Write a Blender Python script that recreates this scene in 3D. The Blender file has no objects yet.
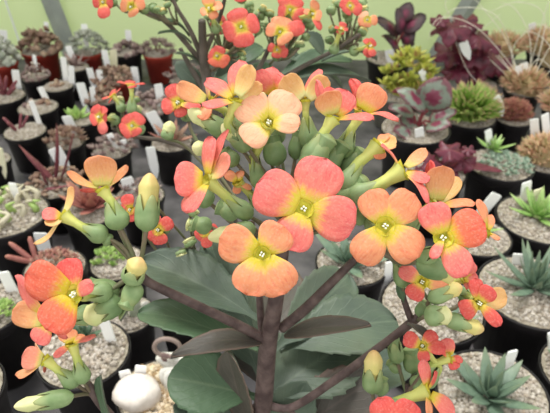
import bpy, math, random
from mathutils import Vector, noise
random.seed(11)
SC = bpy.context.scene
COL = SC.collection
PI = math.pi
# ------------------------------------------------------------------ camera geometry
F = 560.0; PITCH = math.radians(34); H = 0.40
CP, SP = math.cos(PITCH), math.sin(PITCH)
RIGHT = Vector((1, 0, 0)); UP = Vector((0, SP, CP)); FWD = Vector((0, CP, -SP)); CAM = Vector((0, 0, H))
def P(x, y, z):
    return CAM + RIGHT * ((x - 275) / F * z) + UP * ((206.5 - y) / F * z) + FWD * z
def D(x, y, z):                       # right, down, toward the viewer
    return (RIGHT * x - UP * y - FWD * z).normalized()
def on_h(x, y, h):                    # point of height h on the sight line
    d = RIGHT * ((x - 275) / F) + UP * ((206.5 - y) / F) + FWD
    return CAM + d * ((h - H) / d.z)
def on_y(x, y, Y):
    d = RIGHT * ((x - 275) / F) + UP * ((206.5 - y) / F) + FWD
    return CAM + d * (Y / d.y)
def depth(p): return (p - CAM).dot(FWD)
def rnd(a, b): return random.uniform(a, b)
# ------------------------------------------------------------------ materials
def lin(c):
    r = []
    for v in c:
        v = v / 255.0
        r.append(v / 12.92 if v <= 0.04045 else ((v + 0.055) / 1.055) ** 2.4)
    return (r[0], r[1], r[2], 1)
def newmat(name):
    m = bpy.data.materials.new(name); m.use_nodes = True
    nt = m.node_tree; nt.nodes.clear()
    out = nt.nodes.new('ShaderNodeOutputMaterial')
    bs = nt.nodes.new('ShaderNodeBsdfPrincipled')
    nt.links.new(bs.outputs[0], out.inputs[0])
    return m, nt, bs, out
def ramp(nt, stops, fac=None, interp='LINEAR'):
    r = nt.nodes.new('ShaderNodeValToRGB'); cr = r.color_ramp; cr.interpolation = interp
    while len(cr.elements) < len(stops): cr.elements.new(0.5)
    for e, (p, c) in zip(cr.elements, stops): e.position = p; e.color = lin(c)
    if fac is not None: nt.links.new(fac, r.inputs[0])
    return r
def mixc(nt, a, b, fac, mode='MIX'):
    n = nt.nodes.new('ShaderNodeMix'); n.data_type = 'RGBA'; n.blend_type = mode
    for s, v in ((6, a), (7, b), (0, fac)):
        if hasattr(v, 'is_output'): nt.links.new(v, n.inputs[s])
        else: n.inputs[s].default_value = v
    return n.outputs[2]
def math_n(nt, op, a, b=0.0):
    n = nt.nodes.new('ShaderNodeMath'); n.operation = op
    for i, v in enumerate((a, b)):
        if hasattr(v, 'is_output'): nt.links.new(v, n.inputs[i])
        else: n.inputs[i].default_value = v
    return n.outputs[0]
def noise_n(nt, scale, vec=None, detail=3, rough=0.5):
    n = nt.nodes.new('ShaderNodeTexNoise'); n.inputs['Scale'].default_value = scale
    n.inputs['Detail'].default_value = detail; n.inputs['Roughness'].default_value = rough
    if vec is not None: nt.links.new(vec, n.inputs['Vector'])
    return n.outputs['Fac']
def objcoord(nt): return nt.nodes.new('ShaderNodeTexCoord').outputs['Object']
def bump(nt, bs, h, strength=0.3, dist=0.001):
    b = nt.nodes.new('ShaderNodeBump'); b.inputs['Strength'].default_value = strength
    b.inputs['Distance'].default_value = dist
    nt.links.new(h, b.inputs['Height']); nt.links.new(b.outputs[0], bs.inputs['Normal'])
def noisy(name, c1, c2, scale=60, rough=0.6, spec=0.4, bstr=0.0, bscale=None, c3=None):
    m, nt, bs, out = newmat(name)
    oc = objcoord(nt)
    f = noise_n(nt, scale, oc, 4)
    st = [(0.35, c1), (0.65, c2)]
    if c3: st = [(0.3, c1), (0.5, c2), (0.7, c3)]
    nt.links.new(ramp(nt, st, f).outputs[0], bs.inputs['Base Color'])
    bs.inputs['Roughness'].default_value = rough
    bs.inputs['Specular IOR Level'].default_value = spec
    if bstr: bump(nt, bs, noise_n(nt, bscale or scale * 3, oc, 3), bstr)
    return m
def island(name, cols, rough=0.6, spec=0.4, interp='LINEAR', scale=900, trans=0.0, tip=None):
    """colour varies from piece to piece of one mesh (pebbles, leaves)"""
    m, nt, bs, out = newmat(name)
    g = nt.nodes.new('ShaderNodeNewGeometry')
    n = len(cols)
    c = ramp(nt, [((i + 0.5) / n, k) for i, k in enumerate(cols)], g.outputs['Random Per Island'], interp).outputs[0]
    f = noise_n(nt, scale, objcoord(nt), 2)
    c = mixc(nt, c, (0.5, 0.5, 0.5, 1), math_n(nt, 'MULTIPLY', f, 0.3), 'OVERLAY')
    if tip:
        uv = nt.nodes.new('ShaderNodeUVMap'); sx = nt.nodes.new('ShaderNodeSeparateXYZ')
        nt.links.new(uv.outputs[0], sx.inputs[0])
        ft = nt.nodes.new('ShaderNodeMapRange'); ft.inputs[1].default_value = tip[1]; ft.inputs[2].default_value = 1.0
        nt.links.new(sx.outputs[0], ft.inputs[0])
        c = mixc(nt, c, lin(tip[0]), ft.outputs[0])
    nt.links.new(c, bs.inputs['Base Color'])
    bs.inputs['Roughness'].default_value = rough
    bs.inputs['Specular IOR Level'].default_value = spec
    return m
def petal_mat(name, base, mid, body, edge, vein, trans=0.25, b0=0.11, b1=0.36):
    m, nt, bs, out = newmat(name)
    uv = nt.nodes.new('ShaderNodeUVMap')
    sx = nt.nodes.new('ShaderNodeSeparateXYZ'); nt.links.new(uv.outputs[0], sx.inputs[0])
    u, v = sx.outputs[0], sx.outputs[1]
    cx = nt.nodes.new('ShaderNodeCombineXYZ')
    nt.links.new(math_n(nt, 'MULTIPLY', u, 2.5), cx.inputs[0])
    nt.links.new(math_n(nt, 'MULTIPLY', v, 9.0), cx.inputs[1])
    oi = nt.nodes.new('ShaderNodeObjectInfo')
    nt.links.new(math_n(nt, 'MULTIPLY', oi.outputs['Random'], 30.0), cx.inputs[2])
    streak = noise_n(nt, 1.6, cx.outputs[0], 3, 0.6)
    uu = math_n(nt, 'ADD', u, math_n(nt, 'MULTIPLY', math_n(nt, 'SUBTRACT', streak, 0.5), 0.35))
    c = ramp(nt, [(0.0, base), (b0, base), (b0 + 0.13, mid), (b1, body), (1.0, edge)], uu).outputs[0]
    sf = nt.nodes.new('ShaderNodeMapRange'); sf.inputs[1].default_value = 0.5; sf.inputs[2].default_value = 0.72
    nt.links.new(streak, sf.inputs[0])
    um = nt.nodes.new('ShaderNodeMapRange'); um.inputs[1].default_value = 0.25; um.inputs[2].default_value = 0.6
    nt.links.new(u, um.inputs[0])
    c = mixc(nt, c, lin(vein), math_n(nt, 'MULTIPLY', math_n(nt, 'MULTIPLY', sf.outputs[0], um.outputs[0]), 0.55))
    # fine pale mottling
    n2 = noise_n(nt, 1600, objcoord(nt), 2)
    fm = nt.nodes.new('ShaderNodeMapRange'); fm.inputs[1].default_value = 0.5; fm.inputs[2].default_value = 0.75
    nt.links.new(n2, fm.inputs[0])
    c = mixc(nt, c, lin((255, 226, 206)), math_n(nt, 'MULTIPLY', fm.outputs[0], 0.18))
    nt.links.new(c, bs.inputs['Base Color'])
    bs.inputs['Roughness'].default_value = 0.5
    bs.inputs['Specular IOR Level'].default_value = 0.3
    hs = math_n(nt, 'ADD', math_n(nt, 'MULTIPLY', n2, 0.5), math_n(nt, 'MULTIPLY', streak, 1.0))
    bump(nt, bs, hs, 0.25, 0.0006)
    tr = nt.nodes.new('ShaderNodeBsdfTranslucent'); nt.links.new(c, tr.inputs[0])
    mx = nt.nodes.new('ShaderNodeMixShader'); mx.inputs[0].default_value = trans
    nt.links.new(bs.outputs[0], mx.inputs[1]); nt.links.new(tr.outputs[0], mx.inputs[2])
    nt.links.new(mx.outputs[0], out.inputs[0])
    return m
YB = (226, 204, 70)
def pm(name, base, mid, body, edge, vein, back):
    return (petal_mat('petal_' + name, base, mid, body, edge, vein), petal_mat('petal_%s_back' % name, *back))
PET = {
 'coral': pm('coral', YB, (245, 178, 106), (245, 136, 120), (244, 126, 122), (224, 78, 84), ((206, 202, 110), (238, 190, 120), (242, 164, 132), (240, 148, 128), (224, 114, 102))),
 'orange': pm('orange', (222, 202, 60), (244, 196, 106), (247, 170, 122), (244, 152, 112), (226, 104, 78), ((210, 202, 110), (234, 198, 118), (238, 180, 122), (238, 160, 116), (220, 134, 88))),
 'peach': pm('peach', (222, 204, 70), (250, 214, 136), (252, 200, 160), (250, 188, 150), (242, 146, 120), ((224, 220, 150), (238, 212, 138), (240, 202, 132), (242, 190, 126), (226, 164, 96))),
 'red': pm('red', (232, 206, 80), (242, 150, 92), (238, 108, 94), (232, 96, 92), (208, 60, 64), ((210, 196, 110), (236, 170, 110), (238, 134, 108), (234, 118, 104), (212, 84, 76))),
 'flame': pm('flame', (224, 196, 50), (238, 160, 74), (242, 126, 92), (242, 114, 92), (218, 74, 62), ((206, 196, 110), (230, 170, 106), (240, 150, 116), (240, 136, 110), (216, 96, 80))),
}
def green_mat(name, c1, c2, tipc=None, rough=0.5, trans=0.1, t0=0.55):
    m, nt, bs, out = newmat(name)
    uv = nt.nodes.new('ShaderNodeUVMap'); sx = nt.nodes.new('ShaderNodeSeparateXYZ'); nt.links.new(uv.outputs[0], sx.inputs[0])
    f = noise_n(nt, 240, objcoord(nt), 3)
    c = ramp(nt, [(0.3, c1), (0.7, c2)], f).outputs[0]
    if tipc:
        mr = nt.nodes.new('ShaderNodeMapRange'); mr.inputs[1].default_value = t0; mr.inputs[2].default_value = 1.0
        nt.links.new(sx.outputs[0], mr.inputs[0])
        c = mixc(nt, c, lin(tipc), mr.outputs[0])
    nt.links.new(c, bs.inputs['Base Color'])
    bs.inputs['Roughness'].default_value = rough; bs.inputs['Specular IOR Level'].default_value = 0.35
    bump(nt, bs, noise_n(nt, 900, objcoord(nt), 2), 0.15, 0.0004)
    return m
M = {}
M['calyx'] = green_mat('calyx_green', (116, 140, 92), (146, 166, 118), (160, 166, 112))
M['calyx_dark'] = green_mat('calyx_deep_green', (98, 124, 80), (128, 150, 104), (146, 154, 104))
M['tube'] = green_mat('corolla_tube', (196, 200, 112), (212, 208, 120), (150, 172, 84), t0=0.45)
M['bud'] = green_mat('bud_cream', (204, 208, 142), (220, 218, 164), (224, 214, 160))
M['bud_y'] = green_mat('bud_yellow', (206, 196, 118), (222, 206, 136), (226, 178, 124))
M['stamen'] = noisy('stamen_cream', (250, 250, 225), (255, 255, 240), 300, 0.4)
M['throat'] = noisy('throat_olive', (176, 172, 40), (214, 204, 70), 900, 0.6)
M['stem'] = noisy('stem_purple_brown', (72, 56, 55), (104, 86, 83), 260, 0.6, 0.35, 0.35, 700)
M['ped'] = noisy('pedicel_green_brown', (104, 112, 78), (122, 104, 88), 160, 0.55, 0.35)
M['stem_g'] = noisy('stem_grey', (82, 74, 66), (112, 100, 92), 120, 0.6)
def leaf_mat(name, c1, c2, vein, rough=0.5, purple=None, trans=0.1):
    m, nt, bs, out = newmat(name)
    uv = nt.nodes.new('ShaderNodeUVMap'); sx = nt.nodes.new('ShaderNodeSeparateXYZ'); nt.links.new(uv.outputs[0], sx.inputs[0])
    u, v = sx.outputs[0], sx.outputs[1]
    oc = objcoord(nt)
    f = noise_n(nt, 55, oc, 4)
    c = ramp(nt, [(0.32, c1), (0.68, c2)], f).outputs[0]
    f2_ = nt.nodes.new('ShaderNodeMapRange'); f2_.inputs[1].default_value = .48; f2_.inputs[2].default_value = .68
    nt.links.new(noise_n(nt, 28, oc, 5, .65), f2_.inputs[0])
    c = mixc(nt, c, lin((84, 82, 70)), math_n(nt, 'MULTIPLY', f2_.outputs[0], .38))
    av = math_n(nt, 'ABSOLUTE', math_n(nt, 'SUBTRACT', v, 0.5))
    mid = nt.nodes.new('ShaderNodeMapRange'); mid.inputs[1].default_value = 0.035; mid.inputs[2].default_value = 0.0
    nt.links.new(av, mid.inputs[0])
    c = mixc(nt, c, lin(vein), math_n(nt, 'MULTIPLY', mid.outputs[0], 0.45))
    sv = math_n(nt, 'SINE', math_n(nt, 'MULTIPLY', math_n(nt, 'SUBTRACT', u, math_n(nt, 'MULTIPLY', av, 0.9)), 44.0))
    svm = nt.nodes.new('ShaderNodeMapRange'); svm.inputs[1].default_value = 0.86; svm.inputs[2].default_value = 1.0
    nt.links.new(sv, svm.inputs[0])
    c = mixc(nt, c, lin(vein), math_n(nt, 'MULTIPLY', svm.outputs[0], 0.14))
    if purple:
        e = nt.nodes.new('ShaderNodeMapRange'); e.inputs[1].default_value = 0.36; e.inputs[2].default_value = 0.5
        nt.links.new(av, e.inputs[0])
        c = mixc(nt, c, lin(purple), math_n(nt, 'MULTIPLY', e.outputs[0], 0.6))
    nt.links.new(c, bs.inputs['Base Color'])
    bs.inputs['Roughness'].default_value = rough; bs.inputs['Specular IOR Level'].default_value = 0.4
    h = math_n(nt, 'ADD', noise_n(nt, 300, oc, 3), math_n(nt, 'MULTIPLY', svm.outputs[0], -0.4))
    bump(nt, bs, h, 0.3, 0.0008)
    return m
M['leaf'] = leaf_mat('kalanchoe_leaf', (70, 84, 72), (94, 109, 90), (114, 128, 108))
M['leaf_g'] = leaf_mat('kalanchoe_leaf_green', (70, 94, 68), (90, 114, 84), (116, 134, 104))
M['leaf_p'] = leaf_mat('kalanchoe_leaf_purple', (74, 70, 64), (92, 86, 78), (104, 92, 86), 0.5, (120, 96, 84))
M['leaf_back'] = leaf_mat('kalanchoe_leaf_under', (92, 98, 86), (108, 112, 98), (116, 100, 92), 0.5)
M['gravel'] = island('gravel_beige', [(152, 143, 131), (184, 174, 161), (172, 163, 151), (204, 196, 185), (160, 145, 128), (190, 183, 174)], 0.85, 0.2)
M['gravel_w'] = island('gravel_warm', [(170, 150, 122), (214, 196, 164), (190, 172, 146), (226, 214, 192), (158, 132, 100)], 0.85, 0.2)
M['soil'] = noisy('grit_bed', (120, 110, 96), (176, 168, 152), 260, 0.95, 0.1, 0.6, 500)
M['pot_k'] = noisy('black_plastic_pot', (26, 23, 24), (40, 36, 37), 60, 0.5, 0.4)
M['pot_r'] = noisy('terracotta_plastic_pot', (150, 50, 40), (172, 64, 50), 40, 0.55, 0.3)
M['pot_g'] = noisy('grey_plastic_pot', (110, 108, 100), (140, 136, 126), 60, 0.6)
M['tag'] = noisy('white_tag', (248, 248, 246), (254, 254, 253), 40, 0.45, 0.4)
M['tag_y'] = noisy('cream_tag', (236, 232, 196), (244, 238, 206), 40, 0.45, 0.4)
M['mat'] = noisy('black_bench_mat', (62, 60, 62), (106, 102, 103), 22, 0.6, 0.3, 0.5, 60)
# ------------------------------------------------------------------ mesh builder
class MB:
    def __init__(s): s.v = []; s.f = []; s.m = []; s.uv = []
    def add(s, vs, fs, mat=0, uv=None):
        o = len(s.v); s.v += [tuple(p) for p in vs]
        s.uv += uv if uv else [(0.5, 0.5)] * len(vs)
        for f in fs:
            s.f.append(tuple(i + o for i in f)); s.m.append(mat)
    def build(s, name, mats, parent=None, smooth=True, origin=None, thick=0):
        me = bpy.data.meshes.new(name)
        o0 = Vector(origin) if origin is not None else Vector((0, 0, 0))
        me.from_pydata([(a - o0.x, b - o0.y, c - o0.z) for a, b, c in s.v], [], s.f)
        mats = mats if isinstance(mats, (list, tuple)) else [mats]
        for m in mats: me.materials.append(M[m] if isinstance(m, str) else m)
        me.polygons.foreach_set('material_index', s.m)
        me.polygons.foreach_set('use_smooth', [smooth] * len(s.f))
        ul = me.uv_layers.new(name='UVMap'); fl = []
        for f in s.f:
            for i in f: fl += s.uv[i]
        ul.data.foreach_set('uv', fl)
        me.update()
        ob = bpy.data.objects.new(name, me); COL.objects.link(ob)
        if parent is not None:
            ob.parent = parent
            pw = world_loc(parent)
            ob.location = o0 - pw
        else: ob.location = o0
        return ob
def world_loc(o):
    l = Vector((0, 0, 0))
    while o is not None: l += o.location; o = o.parent
    return l
def tag(o, label, cat, group=None, kind=None):
    o['label'] = label; o['category'] = cat
    if group: o['group'] = group
    if kind: o['kind'] = kind
    return o
def empty(name, loc, label, cat, group=None):
    o = bpy.data.objects.new(name, None); COL.objects.link(o); o.location = loc
    o.empty_display_size = 0.01
    return tag(o, label, cat, group)
def basis(a, ref):
    a = a.normalized(); n = ref - a * ref.dot(a)
    if n.length < 1e-4: n = Vector((0.3, 0.2, 1)); n = n - a * n.dot(a)
    n.normalize(); return a, n, a.cross(n)
def smooth_path(pts, per=6):
    """Catmull-Rom through (Vector, radius)"""
    if len(pts) < 3:
        a, b = pts; return [(a[0].lerp(b[0], i / per), a[1] + (b[1] - a[1]) * i / per) for i in range(per + 1)]
    out = []
    ex = [pts[0]] + list(pts) + [pts[-1]]
    for i in range(1, len(ex) - 2):
        p0, p1, p2, p3 = ex[i - 1:i + 3]
        for k in range(per):
            t = k / per; t2 = t * t; t3 = t2 * t
            q = 0.5 * ((2 * p1[0]) + (p2[0] - p0[0]) * t + (2 * p0[0] - 5 * p1[0] + 4 * p2[0] - p3[0]) * t2 + (3 * p1[0] - p0[0] - 3 * p2[0] + p3[0]) * t3)
            out.append((q, p1[1] + (p2[1] - p1[1]) * t))
    out.append(pts[-1]); return out
def tube(mb, pts, seg=8, mat=0, smooth=True, per=6, cap=True, lobes=0, lobe=0.0, flat=1.0, flatref=None):
    path = smooth_path(pts, per) if smooth else pts
    n = len(path); ref = flatref or Vector((0.13, -0.7, 0.7)); vs = []; uv = []
    for i, (p, r) in enumerate(path):
        a = (path[min(i + 1, n - 1)][0] - path[max(i - 1, 0)][0])
        a, nn, w = basis(a, ref); 
        if flatref is None: ref = nn
        for k in range(seg):
            th = 2 * PI * k / seg
            rr = r * (1 + lobe * math.cos(lobes * th))
            vs.append(p + nn * (math.cos(th) * rr * flat) + w * (math.sin(th) * rr)); uv.append((i / (n - 1), k / seg))
    fs = []
    for i in range(n - 1):
        for k in range(seg):
            a = i * seg + k; b = i * seg + (k + 1) % seg
            fs.append((a, b, b + seg, a + seg))
    if cap:
        c0 = len(vs); vs += [path[0][0], path[-1][0]]; uv += [(0, .5), (1, .5)]
        for k in range(seg):
            fs.append((c0, (k + 1) % seg, k)); fs.append((c0 + 1, (n - 1) * seg + k, (n - 1) * seg + (k + 1) % seg))
    mb.add(vs, fs, mat, uv)
def lathe(mb, c, prof, seg=32, mat=0, uvf=None):
    """prof [(r, z)] around +Z at c"""
    vs = []; fs = []; n = len(prof); uv = []
    for i, (r, z) in enumerate(prof):
        for k in range(seg):
            th = 2 * PI * k / seg
            vs.append((c[0] + r * math.cos(th), c[1] + r * math.sin(th), c[2] + z)); uv.append((i / (n - 1), k / seg))
    for i in range(n - 1):
        for k in range(seg):
            a = i * seg + k; b = i * seg + (k + 1) % seg
            fs.append((a, b, b + seg, a + seg))
    mb.add(vs, fs, mat, uv)
def pshape(u, pk=0.62, b=0.2, sq=2.3):
    if u < pk: return b + (1 - b) * math.sin(PI / 2 * u / pk) ** 1.15
    return max(0.03, (1 - ((u - pk) / (1 - pk)) ** sq) ** 0.5)
def sheet(mb, base, tip, width, nref, bow=0.0, cup=0.0, thick=0.0004, nu=12, nv=8, shape=pshape, wav=0.0, end=0.0, mats=(0, 1), side=0.0, fold=0.0, seed=None):
    """a leaf / petal: thick curved blade from base to tip"""
    L = (tip - base).length
    a, n, w = basis(tip - base, nref)
    s0 = rnd(0, 100) if seed is None else seed
    vs = []; uv = []
    for layer in (0, 1):
        for i in range(nu + 1):
            u = i / nu; hw = width / 2 * shape(u)
            for j in range(nv + 1):
                v = -1 + 2 * j / nv
                h = bow * L * math.sin(PI * u) + cup * width * (v * v) * shape(u) + end * L * u ** 3 + fold * width * abs(v) * shape(u)
                h += wav * L * (noise.noise(Vector((u * 2.4 + s0, v * 1.3, s0)))) * u
                h += wav * 0.8 * L * math.sin(v * 3.2 + s0 + u * 5) * abs(v) ** 2 * u * 0.5
                # sideways bend
                p = base + a * (L * u) + w * (v * hw + side * L * math.sin(PI * u)) + n * h
                if layer: 
                    tt = thick * (0.25 + 0.75 * (1 - abs(v) ** 3)) 
                    p = p - n * tt
                vs.append(p); uv.append((u, (v + 1) / 2))
    R = nv + 1; N = (nu + 1) * R; ft = []; fb = []
    for i in range(nu):
        for j in range(nv):
            q = i * R + j
            ft.append((q, q + R, q + R + 1, q + 1)); fb.append((N + q, N + q + 1, N + q + R + 1, N + q + R))
    rim = []
    for i in range(nu):
        q = i * R; rim.append((q, N + q, N + q + R, q + R)); q = i * R + nv; rim.append((q, q + R, N + q + R, N + q))
    for j in range(nv):
        q = j; rim.append((q, q + 1, N + q + 1, N + q)); q = nu * R + j; rim.append((q, N + q, N + q + 1, q + 1))
    o = len(mb.v)
    mb.v += [tuple(p) for p in vs]; mb.uv += uv
    for fl, m in ((ft, mats[0]), (fb, mats[1]), (rim, mats[0])):
        for f in fl: mb.f.append(tuple(i + o for i in f)); mb.m.append(m)
def calyx_mesh(base, tip, r, lob=1.0, open_=0.75):
    mb = MB(); a, n, w = basis(tip - base, Vector((0.2, -0.3, 0.9))); L = (tip - base).length
    nt_, seg = 12, 24
    e = open_
    prof = [(0, .12), (.06, .5), (.16, .82), (.3, .98), (.45, .98), (.6, .88 * (.6 + .4 * e)), (.75, .74 * (.35 + .65 * e)), (.88, .62 * e + .04), (1, .5 * e)]
    if e < .5: prof = [(0, .12), (.06, .5), (.16, .82), (.3, .98), (.45, .98), (.6, .88), (.75, .68), (.88, .42), (.96, .2), (1, .06)]
    def pr(t):
        for (t0, r0), (t1, r1) in zip(prof, prof[1:]):
            if t <= t1: return r0 + (r1 - r0) * (t - t0) / (t1 - t0)
        return prof[-1][1]
    tw = rnd(0, PI / 2)
    vs = []; uv = []
    for lay in (0, 1):
        for i in range(nt_ + 1):
            t = i / nt_
            for k in range(seg):
                th = 2 * PI * k / seg
                cc = abs(math.cos(2 * (th)))          # 1 at lobe centres
                sl = 1 - lob * 0.5 * (1 - cc ** 0.8) * t ** 2
                s = t * sl
                rr = r * pr(s) * (1 + 0.07 * (cc - .5)) * (1 + 0.10 * t ** 3 * cc)
                if lay: rr *= 0.9
                vs.append(base + a * (L * s) + n * (math.cos(th + tw) * rr) + w * (math.sin(th + tw) * rr)); uv.append((s, k / seg))
    fs = []; N = (nt_ + 1) * seg
    for i in range(nt_):
        for k in range(seg):
            q = i * seg + k; b = i * seg + (k + 1) % seg
            fs.append((q, b, b + seg, q + seg)); fs.append((N + q, N + q + seg, N + b + seg, N + b))
    for k in range(seg):
        q = nt_ * seg + k; b = nt_ * seg + (k + 1) % seg
        fs.append((q, b, N + b, N + q))
    mb.add(vs, fs, 0, uv); return mb
PX = 1 / F
# ------------------------------------------------------------------ kalanchoe pieces
def flower(root, col, thr, z, petals, face=(0, 0, 1), cal=None, cr=None, ped=None, cmat='calyx', tr=None, stam=True, cl=None, label=None):
    """thr px of the throat, z its depth; petals (tipx, tipy, toward_mm, width_px, {options})
       cal ((x,y,dz) tip side, (x,y,dz) base side): calyx ends, dz mm away from the viewer; ped list of (x, y, z, radius_px)"""
    k = z * PX
    T = P(thr[0], thr[1], z); fv = D(*face)
    # calyx ends
    if cal is None:
        A = T - fv * 0.0085; B = T - fv * 0.0150
    else:
        A = P(cal[0][0], cal[0][1], z + cal[0][2] / 1000); B = P(cal[1][0], cal[1][1], z + cal[1][2] / 1000)
    cr_ = (cr or 9) * k
    mb = MB(); t0 = (tr or 6.5) * k * (1.3 if face[2] > .9 and T.y < .2 else 1)
    ins = A.lerp(B, 0.55)
    d = (A - T)
    tube(mb, [(T - fv * .0002, t0 * 0.95), (T + d * .22, t0 * 0.72), (T + d * .6, t0 * .52), (A, t0 * .55), (ins, t0 * 0.7)], 14, 0, per=4, cap=False, lobes=4, lobe=.08)
    fl = mb.build('flower', 'tube', root, origin=T)
    if label: fl['label'] = label
    # funnel of the throat
    mb = MB()
    dd = d.normalized()
    tube(mb, [(T + fv * .0004, t0 * .98), (T + dd * .0004, t0 * .8), (T + dd * .0010, t0 * .40), (T + dd * .0016, t0 * .02)], 12, 0, per=2, cap=False)
    mb.build('throat', 'throat', fl, origin=T)
    if stam:
        mb = MB(); a, n, w = basis(fv, Vector((0, 0, 1)))
        for q in range(4):
            th = q * PI / 2 + rnd(0, .5); rr = t0 * .2
            c = T + fv * (.0001 + rnd(0, .0004)) + (n * math.cos(th) + w * math.sin(th)) * rr
            tube(mb, [(c - fv * .002, t0 * .07), (c - fv * .0002, t0 * .09), (c + fv * .0003, t0 * .12), (c + fv * .0007, t0 * .07)], 6, 0, per=2)
        mb.build('stamens', 'stamen', fl, origin=T)
    for pt in petals:
        tx, ty, dz, wpx = pt[:4]; o = pt[4] if len(pt) > 4 else {}
        tip = P(tx, ty, z - dz / 1000); c = PET[o.get('c', col)]
        nn = D(*o['n']) if 'n' in o else fv
        bx, by, bz = o.get('b', (0, 0, 0))
        base = T + (RIGHT * bx * k - UP * by * k - FWD * (bz / 1000)) + (tip - T) * 0.13
        mb = MB()
        sheet(mb, base, tip, wpx * k * 1.05, nn, bow=o.get('bow', .06), cup=o.get('cup', -.07), wav=o.get('wav', .075), end=o.get('end', -.04),
              thick=.00045, side=o.get('side', 0), nv=10, nu=14, shape=lambda u, pk=o.get('pk', .58), b=o.get('bb', .46): pshape(u, pk, b, 2.7))
        mb.build('petal', [c[0], c[1]], fl, origin=base)
    cm = calyx_mesh(B, A.lerp(T, .12), cr_)
    co = cm.build('calyx', cmat, fl, origin=B)
    if ped:
        pts = [(B + (A - B) * .06, max(.9, cr_ / k * .17) * k)]
        for (x, y, zz, r) in ped: pts.append((P(x, y, zz), r * zz * PX))
        mb = MB(); tube(mb, pts, 8, 0, per=5); mb.build('pedicel', 'ped', fl, origin=B)
    return fl
def bud(root, base, tip, r, z, dz=0, frac=0.6, ped=None, cmat='calyx', bmat='bud', fat=0.62, bend=0):
    """base/tip px; r px of the calyx; frac share of the length the calyx covers"""
    k = z * PX
    B = P(base[0], base[1], z); T = P(tip[0], tip[1], z - dz / 1000)
    C = B.lerp(T, frac); rr = r * k
    mb = MB(); side = (T - B).cross(Vector((0, 0, 1)))
    tube(mb, [(B.lerp(T, .25), rr * .5), (B.lerp(T, .45), rr * .62), (B.lerp(T, frac), rr * fat * .92), (B.lerp(T, frac + (1 - frac) * .5), rr * fat * 1.02),
              (B.lerp(T, frac + (1 - frac) * .85), rr * fat * .58), (T, rr * .08)], 16, 0, per=4, lobes=4, lobe=.10)
    ob = mb.build('bud', bmat, root, origin=B)
    (calyx_mesh(B, C.lerp(T, .2), rr * .95, open_=(1.3 if fat > .7 else 1.1)) if frac < .74 else calyx_mesh(B, T, rr * .98, lob=.25, open_=.3)).build('calyx', cmat, ob, origin=B)
    if ped:
        pts = [(B + (T - B) * .04, rr * .17 + .0001)]
        for (x, y, zz, q) in ped: pts.append((P(x, y, zz), q * zz * PX))
        mb = MB(); tube(mb, pts, 8, 0, per=5); mb.build('pedicel', 'ped', ob, origin=B)
    return ob
def branch(root, pts, name='branch', mat='stem', seg=12):
    pp = [(P(x, y, z), r * z * PX) for x, y, z, r in pts]
    # knobbly nodes
    path = smooth_path(pp, 6)
    mb = MB(); tube(mb, [(p, r * (1 + .05 * noise.noise(p * 220))) for p, r in path], seg, 0, smooth=False)
    return mb.build(name, mat, root, origin=pp[0][0])
def scal(u, pk=.55):
    """blunt leaf outline with rounded teeth"""
    if u < .1: q = .10 + .25 * u
    elif u < .58: q = .125 + .875 * math.sin(PI / 2 * (u - .1) / .48) ** 1.1
    else: q = max(0, 1 - ((u - .58) / .42) ** 2.3) ** .6
    t = (u * 8.5) % 1
    k = .085 * (t ** 1.6 - .5) if .2 < u < .98 else 0
    return max(.03, q * (1 + k))
def slim(u):
    q = .10 + .90 * math.sin(PI * min(1, u) ** .9) ** .8 if u < 1 else 0
    t = (u * 5) % 1
    return max(.03, q * (1 + (.05 * (t - .5) if .3 < u < .95 else 0)))
def bigleaf(root, base, tip, wpx, n, mat=('leaf', 'leaf_back'), bow=.08, cup=.06, fold=.10, end=-.08, wav=.03, thick=.0012, name='leaf', shape=scal, nu=68, label=None, side=0.0):
    B = P(*base); T = P(*tip); zm = (base[2] + tip[2]) / 2
    mb = MB()
    sheet(mb, B, T, wpx * zm * PX, D(*n), bow=bow, cup=cup, fold=fold, end=end, wav=wav, thick=thick, nu=nu, nv=12, shape=shape, side=side)
    ob = mb.build(name, list(mat), root, origin=B)
    if label: ob['label'] = label
    return ob
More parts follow.
